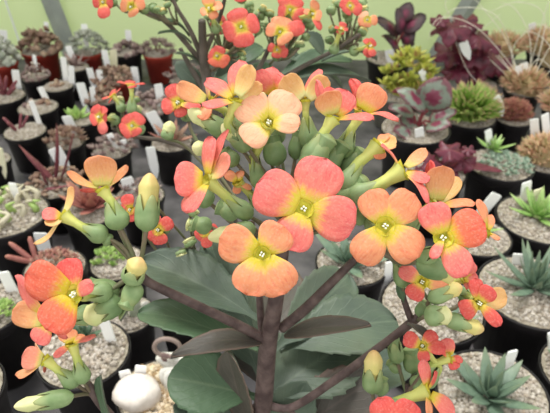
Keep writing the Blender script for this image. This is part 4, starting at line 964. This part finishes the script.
# buds ---------------------------------------------------------------------
BP = [((146, 232), (150, 173), 13, .150, 0, .55, [(142, 255, .152, 2.4), (138, 270, .153, 3)], 'calyx', 'bud_y', .72),
 ((130, 283), (140, 258), 12, .146, 3, .5, [(137, 280, .152, 2.6)], 'calyx', 'bud_y', .8), ((138, 282), (124, 310), 11, .148, 3, .8, [(140, 277, .153, 2.6)], 'calyx', 'calyx', .7),
 ((120, 294), (86, 284), 11, .152, 0, .85, [(136, 280, .154, 2.6)], 'calyx', 'calyx', .7), ((122, 300), (84, 320), 13, .150, 2, .6, [(138, 278, .154, 2.6)], 'calyx_dark', 'bud', .8),
 ((112, 242), (100, 236), 7, .152, 0, .7, [(132, 262, .153, 2)], 'calyx', 'calyx', .7), ((116, 224), (110, 200), 9, .158, 0, .8, [(134, 262, .154, 2)], 'calyx', 'calyx', .7),
 ((74, 396), (14, 407), 9.5, .154, 0, .55, [(90, 394, .163, 2), (100, 402, .166, 2.6)], 'calyx', 'bud', .72),
 ((230, 134), (188, 110), 10, .160, 0, .55, [(262, 175, .163, 2.2), (286, 212, .167, 2.2)], 'calyx', 'bud', .8), ((208, 150), (192, 147), 8, .160, 2, .3, [(250, 190, .165, 2), (284, 222, .167, 2)], 'calyx', 'bud', .9),
 ((250, 150), (222, 124), 10, .154, 0, .5, [(276, 190, .163, 2.2), (288, 210, .166, 2)], 'calyx', 'bud', .8), ((166, 140), (171, 121), 7, .195, 0, .4, [(190, 150, .2, 1.6), (240, 208, .2, 2)], 'calyx', 'bud', .85),
 ((262, 128), (263, 92), 6, .160, 0, .5, [(276, 180, .165, 2)], 'calyx', 'bud', .9),
 ((278, 166), (270, 136), 12, .158, 0, .9, [(286, 200, .166, 2.6)], 'calyx_dark', 'calyx_dark', .8), ((302, 176), (330, 134), 13, .152, 2, .8, [(292, 200, .165, 2.6)], 'calyx', 'calyx', .8),
 ((318, 180), (345, 142), 11, .156, 2, .85, [(294, 206, .165, 2.6)], 'calyx_dark', 'calyx_dark', .8), ((338, 202), (368, 178), 12, .152, 2, .75, [(298, 222, .165, 2.6)], 'calyx', 'calyx', .8),
 ((342, 176), (366, 150), 11, .158, 2, .8, [(300, 215, .165, 2.6)], 'calyx_dark', 'calyx', .8), ((352, 222), (372, 208), 9, .156, 0, .8, [(305, 235, .165, 2.6)], 'calyx', 'calyx', .8),
 ((295, 160), (300, 130), 9, .162, 0, .85, [(288, 200, .166, 2.4)], 'calyx_dark', 'calyx', .8), ((238, 165), (222, 150), 9, .162, 0, .8, [(284, 220, .167, 2)], 'calyx', 'calyx', .8),
 ((212, 205), (196, 190), 10, .165, 0, .8, [(250, 240, .170, 2)], 'calyx', 'calyx', .8), ((240, 215), (216, 206), 10, .162, 0, .85, [(262, 240, .170, 2)], 'calyx', 'calyx', .8),
 ((256, 228), (208, 238), 10, .150, 0, .45, [(266, 240, .166, 2.4)], 'calyx', 'bud', .78), ((212, 228), (192, 222), 9, .172, 0, .8, [(250, 244, .172, 2)], 'calyx', 'calyx', .8),
 ((404, 252), (384, 240), 9, .158, 0, .8, [(384, 252, .163, 2)], 'calyx', 'calyx', .8), ((386, 284), (402, 246), 0.1, .2, 0, .5, None, 'calyx', 'calyx', .8),
 ((404, 288), (396, 250), 9, .165, 0, .6, [(403, 292, .174, 2)], 'calyx', 'calyx', .7), ((416, 262), (456, 276), 12, .150, 0, .75, [(396, 262, .162, 2.6), (382, 246, .163, 2.6)], 'calyx_dark', 'bud_y', .8),
 ((428, 300), (462, 286), 9, .160, 0, .6, [(425, 311, .174, 2)], 'calyx', 'bud_y', .8), ((424, 316), (452, 315), 11, .158, 0, .6, [(418, 320, .174, 2)], 'calyx', 'bud', .8),
 ((444, 318), (484, 330), 9, .162, 0, .6, [(424, 314, .175, 2)], 'calyx', 'bud_y', .8), ((420, 318), (426, 300), 8, .168, 0, .8, [(420, 318, .175, 2)], 'calyx_dark', 'calyx', .8),
 ((372, 394), (374, 350), 11, .168, 0, .5, [(378, 415, .18, 2), (392, 440, .19, 2)], 'calyx', 'bud_y', .8), ((380, 396), (382, 376), 8, .172, 0, .8, [(384, 416, .18, 2), (392, 440, .19, 2)], 'calyx', 'calyx', .8),
 ((398, 364), (392, 334), 8, .180, 0, .7, [(406, 392, .181, 2)], 'calyx', 'calyx', .8), ((414, 374), (410, 346), 10, .182, 0, .8, [(408, 392, .181, 2)], 'calyx', 'calyx', .8),
 ((412, 388), (424, 376), 8, .178, 0, .8, [(408, 394, .181, 2)], 'calyx', 'calyx', .8), ((400, 372), (388, 360), 6, .182, 0, .8, [(406, 392, .181, 2)], 'calyx', 'calyx', .8),
 ((412, 322), (406, 310), 0.1, .2, 0, .5, None, 'calyx', 'calyx', .8)]
for (b, t, r_, z, dz, fr, ped, cm, bm, fat) in BP:
    if r_ < 1: continue
    bud(K, b, t, r_, z, dz, fr, ped, cm, bm, fat)
# small flowers on long side shoots
S1 = [(230, 210, .196)]
flower(K, 'red', (158, 230), .190, [(152, 215, 0, 14), (172, 220, 0, 14), (146, 236, 0, 15), (161, 245, 0, 15)], cr=6, tr=4.5, ped=[(172, 252, .225, 1.4), (215, 290, .250, 1.6), (258, 345, .200, 2)])
flower(K, 'red', (204, 232), .190, [(207, 220, 0, 11), (196, 238, 0, 12), (218, 228, -1, 11), (208, 248, 0, 11)], cr=6, tr=4, ped=[(206, 256, .225, 1.4), (235, 300, .25, 1.6), (260, 345, .200, 2)])
flower(K, 'red', (130, 210), .185, [(126, 194, 0, 13), (120, 208, 0, 12), (140, 214, 0, 12), (132, 222, 0, 12)], cr=5, tr=4, ped=[(146, 236, .225, 1.4), (190, 290, .25, 1.6), (254, 345, .2, 2)])
for b, t, r_ in (((192, 246), (188, 238), 7), ((180, 250), (182, 256), 6), ((190, 216), (196, 208), 6), ((196, 226), (186, 224), 7), ((155, 205), (150, 196), 7)):
    bud(K, b, t, r_, .194, 0, .7, [(196, 252, .228, 1.2), (225, 296, .25, 1.5), (258, 345, .2, 2)], 'calyx', 'bud', .9)
# leaves -------------------------------------------------------------------
bigleaf(K, (262, 342, .178), (172, 352, .166), 27, (0, -.75, .65), ('leaf_p', 'leaf_p'), bow=.10, fold=.06, end=-.06, label='narrow purple-grey leaf pointing left', shape=slim)
bigleaf(K, (284, 336, .178), (369, 322, .166), 25, (0, -.75, .65), ('leaf_p', 'leaf_p'), bow=.05, fold=.06, end=-.04, label='narrow purple-grey leaf pointing right', shape=slim)
LV = [((262, 402, .200), (352, 338, .215), 92, (.1, -.75, .65), 'leaf', .05),
 ((280, 350, .205), (398, 318, .215), 74, (.2, -.75, .6), 'leaf', .06), ((272, 352, .20), (352, 272, .235), 60, (.3, -.4, .9), 'leaf', .04),
 ((262, 322, .196), (140, 256, .21), 62, (-.1, -.8, .6), 'leaf', .06), ((258, 340, .196), (205, 232, .222), 50, (-.5, -.2, .8), 'leaf', .05),
 ((258, 350, .196), (138, 308, .205), 50, (-.1, -.85, .5), 'leaf_g', .06), ((258, 398, .202), (168, 376, .20), 66, (-.1, -.6, .8), 'leaf_g', .05),
 ((260, 376, .202), (226, 284, .225), 58, (-.3, -.4, .8), 'leaf', .05), ((256, 440, .204), (224, 354, .196), 48, (-.7, -.2, .7), 'leaf_p', .02),
 ((268, 440, .204), (306, 384, .197), 50, (.3, -.5, .8), 'leaf', .03), ((285, 440, .206), (378, 376, .198), 62, (.1, -.6, .8), 'leaf_p', .06),
 ((250, 440, .206), (176, 404, .197), 56, (-.1, -.7, .7), 'leaf', .06), ((264, 420, .21), (412, 360, .235), 60, (.1, -.8, .6), 'leaf', .08),
 ((270, 360, .212), (284, 262, .25), 52, (.1, -.3, .9), 'leaf_p', .04), ((262, 390, .21), (236, 312, .222), 42, (-.2, -.3, .9), 'leaf_p', .03)]
for b, t, w_, n, mt, bw in LV:
    bigleaf(K, b, t, w_, n, (mt, 'leaf_back'), bow=bw, fold=.07, end=-.05)
bigleaf(K, (122, 436, .17), (92, 382, .158), 17, (-.5, -.4, .7), ('leaf_g', 'leaf_back'), bow=.05, fold=.05)
bigleaf(K, (404, 303, .172), (398, 284, .170), 8, (-.2, -.2, .9), ('leaf_g', 'leaf_back'), bow=.05, nu=20)
bigleaf(K, (408, 322, .172), (432, 340, .168), 9, (0, -.8, .5), ('leaf_p', 'leaf_back'), bow=.08, nu=20)
bigleaf(K, (143, 250, .152), (145, 232, .150), 4, (.5, 0, .8), ('calyx_dark', 'calyx_dark'), bow=.03, nu=16, name='bract')
bigleaf(K, (136, 300, .152), (118, 318, .149), 7, (-.5, -.4, .7), ('calyx_dark', 'leaf_back'), bow=.1, nu=16, name='bract')
# ================================================================== kalanchoe behind
base2 = on_h(246, 288, .05)
K2 = empty('kalanchoe', (base2.x, base2.y, 0), 'second kalanchoe behind the front one, smaller red flowers on dark grey stems', 'flowering plant')
pot_and_gravel(K2, Vector((base2.x, base2.y, .06)), .034, .06, 'pot_k', 'gravel', stones=200)
def stem2(pts): 
    return branch(K2, pts, 'branch', 'stem_g', 9)
zb = depth(base2)
mb = MB(); tube(mb, [(base2 + Vector((0, 0, .002)), .0034), (P(216, 130, .345), .0034), (P(206, 75, .325), .0030), (P(203, 45, .315), .0024), (P(202, 20, .305), .002)], 10, 0); mb.build('stem', 'stem_g', K2, origin=base2)
stem2([(203, 64, .325, 3), (190, 48, .318, 2.6), (176, 32, .31, 2.4), (160, 18, .3, 2), (140, 8, .295, 1.8)])
stem2([(203, 60, .322, 3), (190, 30, .308, 2.4), (178, 10, .3, 2), (170, -6, .295, 2)])
stem2([(204, 55, .320, 3), (214, 32, .312, 2.4), (222, 10, .30, 2), (226, -8, .295, 2)])
stem2([(210, 100, .335, 3.2), (192, 70, .33, 2.6), (180, 48, .325, 2)])
stem2([(214, 120, .342, 3.4), (260, 92, .335, 3), (300, 68, .325, 2.4), (335, 50, .315, 2), (360, 34, .305, 1.6)])
stem2([(212, 110, .340, 3.2), (250, 80, .335, 2.6), (268, 50, .325, 2.2), (276, 20, .31, 2)])
stem2([(218, 150, .350, 3), (190, 148, .35, 2.6), (160, 140, .34, 2.2), (130, 136, .33, 1.8), (112, 128, .322, 1.6)])
def f2(col, thr, z, pts, face=(0, 0, 1), ped=None, **k): return flower(K2, col, thr, z, pts, face=face, ped=ped, cr=k.pop('cr', 5.5), tr=k.pop('tr', 4), **k)
f2('red', (241, 27), .290, [(235, 8, 0, 21), (259, 21, 0, 20), (223, 33, 0, 21), (245, 47, 0, 21)], ped=[(232, 50, .31, 1.6), (214, 70, .325, 2)], cr=6, tr=4.5)
f2('red', (280, 32), .290, [(283, 16, -1, 21, {'c': 'orange'}), (305, 26, -1, 15), (266, 28, 0, 14, {'c': 'orange'}), (288, 42, 1, 18, {'c': 'orange'})], ped=[(272, 50, .32, 1.6)])
f2('red', (290, 10), .300, [(278, 8, 0, 18), (296, -4, 0, 20), (304, 18, 0, 16), (282, -6, 0, 14)], ped=[(280, 36, .32, 1.6)])
f2('orange', (312, 14), .295, [(317, 1, 0, 13), (321, 30, 0, 10, {'c': 'red'}), (304, 10, 0, 8), (322, 16, 0, 12)], face=(.6, 0, .6), ped=[(300, 30, .32, 1.4), (276, 60, .33, 1.4)])
f2('red', (277, 50), .305, [(268, 46, 0, 9), (284, 44, 0, 9), (288, 54, 0, 10), (276, 58, 0, 10)], ped=[(270, 64, .33, 1.4)])
f2('orange', (209, 9), .285, [(200, 12, 0, 14), (222, 3, 0, 16), (208, -6, 0, 14), (216, 18, 0, 10)], face=(-.2, -.5, .7), ped=[(206, 36, .31, 1.5)])
f2('red', (217, 56), .305, [(209, 52, 0, 12), (221, 46, 0, 12), (213, 66, 0, 13, {'c': 'flame'}), (228, 64, 0, 14, {'c': 'flame'})], ped=[(210, 72, .325, 1.4)])
f2('red', (103, 2), .285, [(92, 2, 0, 11), (104, 18, 1, 13), (113, 4, 0, 10), (100, -10, 0, 12)], face=(-.1, .3, .8), ped=[(126, 12, .295, 1.4), (145, 10, .298, 1.4)])
f2('orange', (131, 7), .285, [(120, 4, 0, 13), (134, 16, 0, 13), (144, 0, 0, 14), (128, -8, 0, 12)], face=(-.3, .2, .8), ped=[(146, 14, .297, 1.4), (160, 20, .3, 1.4)])
f2('red', (240, -10), .290, [(226, -14, 0, 14), (250, -4, 0, 14), (240, 2, 0, 12), (252, -20, 0, 12)], ped=[(226, -4, .30, 1.4)])
f2('red', (218, 22), .32, [(214, 14, 0, 9), (224, 16, 0, 10), (212, 28, 0, 10), (222, 34, 0, 10)], ped=[(212, 50, .322, 1.4)])
f2('red', (350, 6), .300, [(341, 0, 0, 12), (358, 0, 0, 13), (344, 12, 0, 13), (362, 11, 0, 12)], ped=[(352, 34, .31, 1.3), (340, 46, .315, 1.3)])
f2('orange', (367, 20), .300, [(362, 12, 0, 10, {'c': 'peach'}), (378, 20, 0, 10), (366, 27, 0, 10), (358, 22, 0, 9)], ped=[(356, 36, .308, 1.3)])
f2('red', (370, 46), .300, [(366, 38, 0, 10), (375, 40, 0, 10), (367, 57, 0, 12), (374, 56, 0, 11)], face=(.5, 0, .7), ped=[(358, 44, .308, 1.3), (345, 46, .314, 1.3)])
f2('red', (341, 29), .305, [(335, 26, 0, 8), (348, 28, 0, 10), (340, 34, 0, 8), (344, 22, 0, 8)], face=(.2, -.6, .5), ped=[(340, 42, .315, 1.3)])
# side shoot with red flowers, left
f2('red', (132, 126), .300, [(125, 115, 0, 14), (141, 114, 0, 16), (121, 133, 0, 17), (136, 136, 0, 15)], face=(-.1, 0, 1), ped=[(134, 138, .33, 1.5)], cr=6, tr=4.5)
f2('red', (99, 117), .300, [(93, 106, 0, 14), (104, 106, 0, 12), (90, 121, 0, 13), (104, 134, 1, 12, {'c': 'coral'}), (107, 116, 0, 12)], face=(-.4, 0, .8), ped=[(112, 126, .322, 1.5)])
f2('red', (131, 85), .305, [(117, 81, 1, 8, {'n': (0, -.9, .4)}), (145, 83, 1, 8, {'n': (0, -.9, .4)}), (130, 80, -2, 10), (133, 87, 3, 9, {'n': (0, -.8, .6)})], face=(0, -.95, .2), cal=((132, 97, 0), (132, 116, 1)), ped=[(128, 136, .33, 1.5)], stam=False)
f2('red', (113, 96), .310, [(102, 98, 0, 10), (120, 88, 0, 9), (112, 90, -2, 9), (108, 103, 1, 9)], face=(-.5, -.6, .3), cal=((118, 102, 0), (124, 112, 1)), ped=[(124, 134, .33, 1.4)], stam=False)
# small buds of the rear plant
random.seed(5)
for i in range(64):
    if i < 20: x, y, z = rnd(205, 262), rnd(0, 62), rnd(.312, .325); j = (222, 50, .325)
    elif i < 38: x, y, z = rnd(262, 310), rnd(0, 58), rnd(.312, .325); j = (278, 60, .33)
    elif i < 54: x, y, z = rnd(328, 372), rnd(4, 50), rnd(.308, .318); j = (345, 48, .316)
    elif i < 58: x, y, z = rnd(112, 140), rnd(100, 134), rnd(.312, .32); j = (124, 136, .33)
    else: x, y, z = rnd(150, 190), rnd(-2, 16), rnd(.292, .3); j = (178, 24, .308)
    dx, dy = rnd(-5, 5), rnd(-9, -4)
    bud(K2, (x, y), (x + dx, y + dy), rnd(4, 5.6), z, rnd(-2, 2), rnd(.5, .9), [((x + j[0]) / 2, (y + j[1]) / 2 + 4, z + .003, 1.1), (j[0], j[1], j[2], 1.3)], random.choice(['calyx', 'calyx_dark', 'calyx']), random.choice(['bud', 'calyx', 'bud_y']), .8)
LV2 = [((210, 96, .34), (176, 62, .33), 20, (-.4, -.3, .9), 'leaf'), ((236, 40, .33), (218, 78, .335), 14, (.7, 0, .7), 'leaf'), ((262, 92, .34), (372, 72, .36), 26, (0, -.8, .6), 'leaf'), ((270, 84, .345), (352, 52, .36), 26, (0, -.7, .7), 'leaf_g'),
 ((250, 96, .345), (330, 100, .35), 26, (0, -.9, .4), 'leaf'), ((240, 70, .345), (282, 78, .35), 26, (0, -.7, .7), 'leaf_g'), ((210, 96, .345), (240, 66, .35), 22, (0, -.4, .9), 'leaf_g'),
 ((300, 66, .35), (345, 84, .36), 22, (0, -.8, .6), 'leaf'), ((262, 50, .35), (302, 58, .35), 18, (0, -.5, .8), 'leaf'), ((202, 66, .325), (178, 50, .315), 5, (0, -.8, .6), 'leaf_g'), ((192, 42, .315), (160, 28, .30), 5, (0, -.8, .6), 'leaf_g'),
 ((190, 35, .315), (162, 16, .30), 8, (-.1, -.6, .7), 'leaf_g'), ((228, 70, .34), (262, 44, .345), 24, (0, -.3, .9), 'leaf_g'), ((235, 10, .33), (262, 30, .335), 14, (0, -.3, .9), 'leaf_g'),
 ((300, 30, .34), (325, 52, .345), 18, (0, -.5, .9), 'leaf'), ((322, 60, .345), (378, 52, .36), 18, (0, -.9, .5), 'leaf')]
for b, t, w_, n, mt in LV2: bigleaf(K2, b, t, w_, n, (mt, 'leaf_back'), bow=.10, fold=.06, end=-.1, nu=24)
# ------------------------------------------------------------------ light, sky, camera
W = bpy.data.worlds.new('World'); SC.world = W; W.use_nodes = True
wn = W.node_tree; bg = wn.nodes['Background']
tc = wn.nodes.new('ShaderNodeTexCoord'); sp = wn.nodes.new('ShaderNodeSeparateXYZ'); wn.links.new(tc.outputs['Generated'], sp.inputs[0])
rp = wn.nodes.new('ShaderNodeValToRGB'); wn.links.new(sp.outputs[2], rp.inputs[0])
rp.color_ramp.elements[0].position = 0.0; rp.color_ramp.elements[0].color = lin((230, 234, 218))
rp.color_ramp.elements[1].position = .5; rp.color_ramp.elements[1].color = (1, 1, 1, 1)
wn.links.new(rp.outputs[0], bg.inputs[0]); bg.inputs[1].default_value = 1.0
sl = bpy.data.lights.new('sun', 'SUN'); sl.energy = 2.2; sl.angle = math.radians(25); sl.color = (1, .98, .94)
so = bpy.data.objects.new('sun', sl); COL.objects.link(so); so.rotation_euler = (math.radians(-18), math.radians(-14), 0)
cam = bpy.data.cameras.new('camera'); co = bpy.data.objects.new('camera', cam); COL.objects.link(co)
cam.sensor_width = 36; cam.lens = 36 * F / 550; cam.clip_start = .01; cam.clip_end = 50
co.location = CAM; co.rotation_euler = (PI / 2 - PITCH, 0, 0)
cam.dof.use_dof = True; cam.dof.focus_distance = .148; cam.dof.aperture_fstop = 44
SC.camera = co
SC.view_settings.view_transform = 'Standard'; SC.view_settings.look = 'None'; SC.view_settings.gamma = 1; SC.view_settings.use_curve_mapping = False
SC.view_settings.exposure = 0.4
for i, a in enumerate(POTS):
    for b in POTS[i + 1:]:
        d = math.hypot(a[1] - b[1], a[2] - b[2]); o = a[3] + b[3] - d
        if o > 0.001: print('OVERLAP %.0fmm  [R%.0f] %s | [R%.0f] %s' % (o * 1000, a[3] * 1000, a[0][:45], b[3] * 1000, b[0][:45]))
for a in POTS:
    for q, rr in ((kb, .034), (base2, .034)):
        d = math.hypot(a[1] - q.x, a[2] - q.y)
        if a[3] + rr - d > .001: print('OVERLAP KAL %.0fmm %s' % ((a[3] + rr - d) * 1000, a[0][:60]), q)
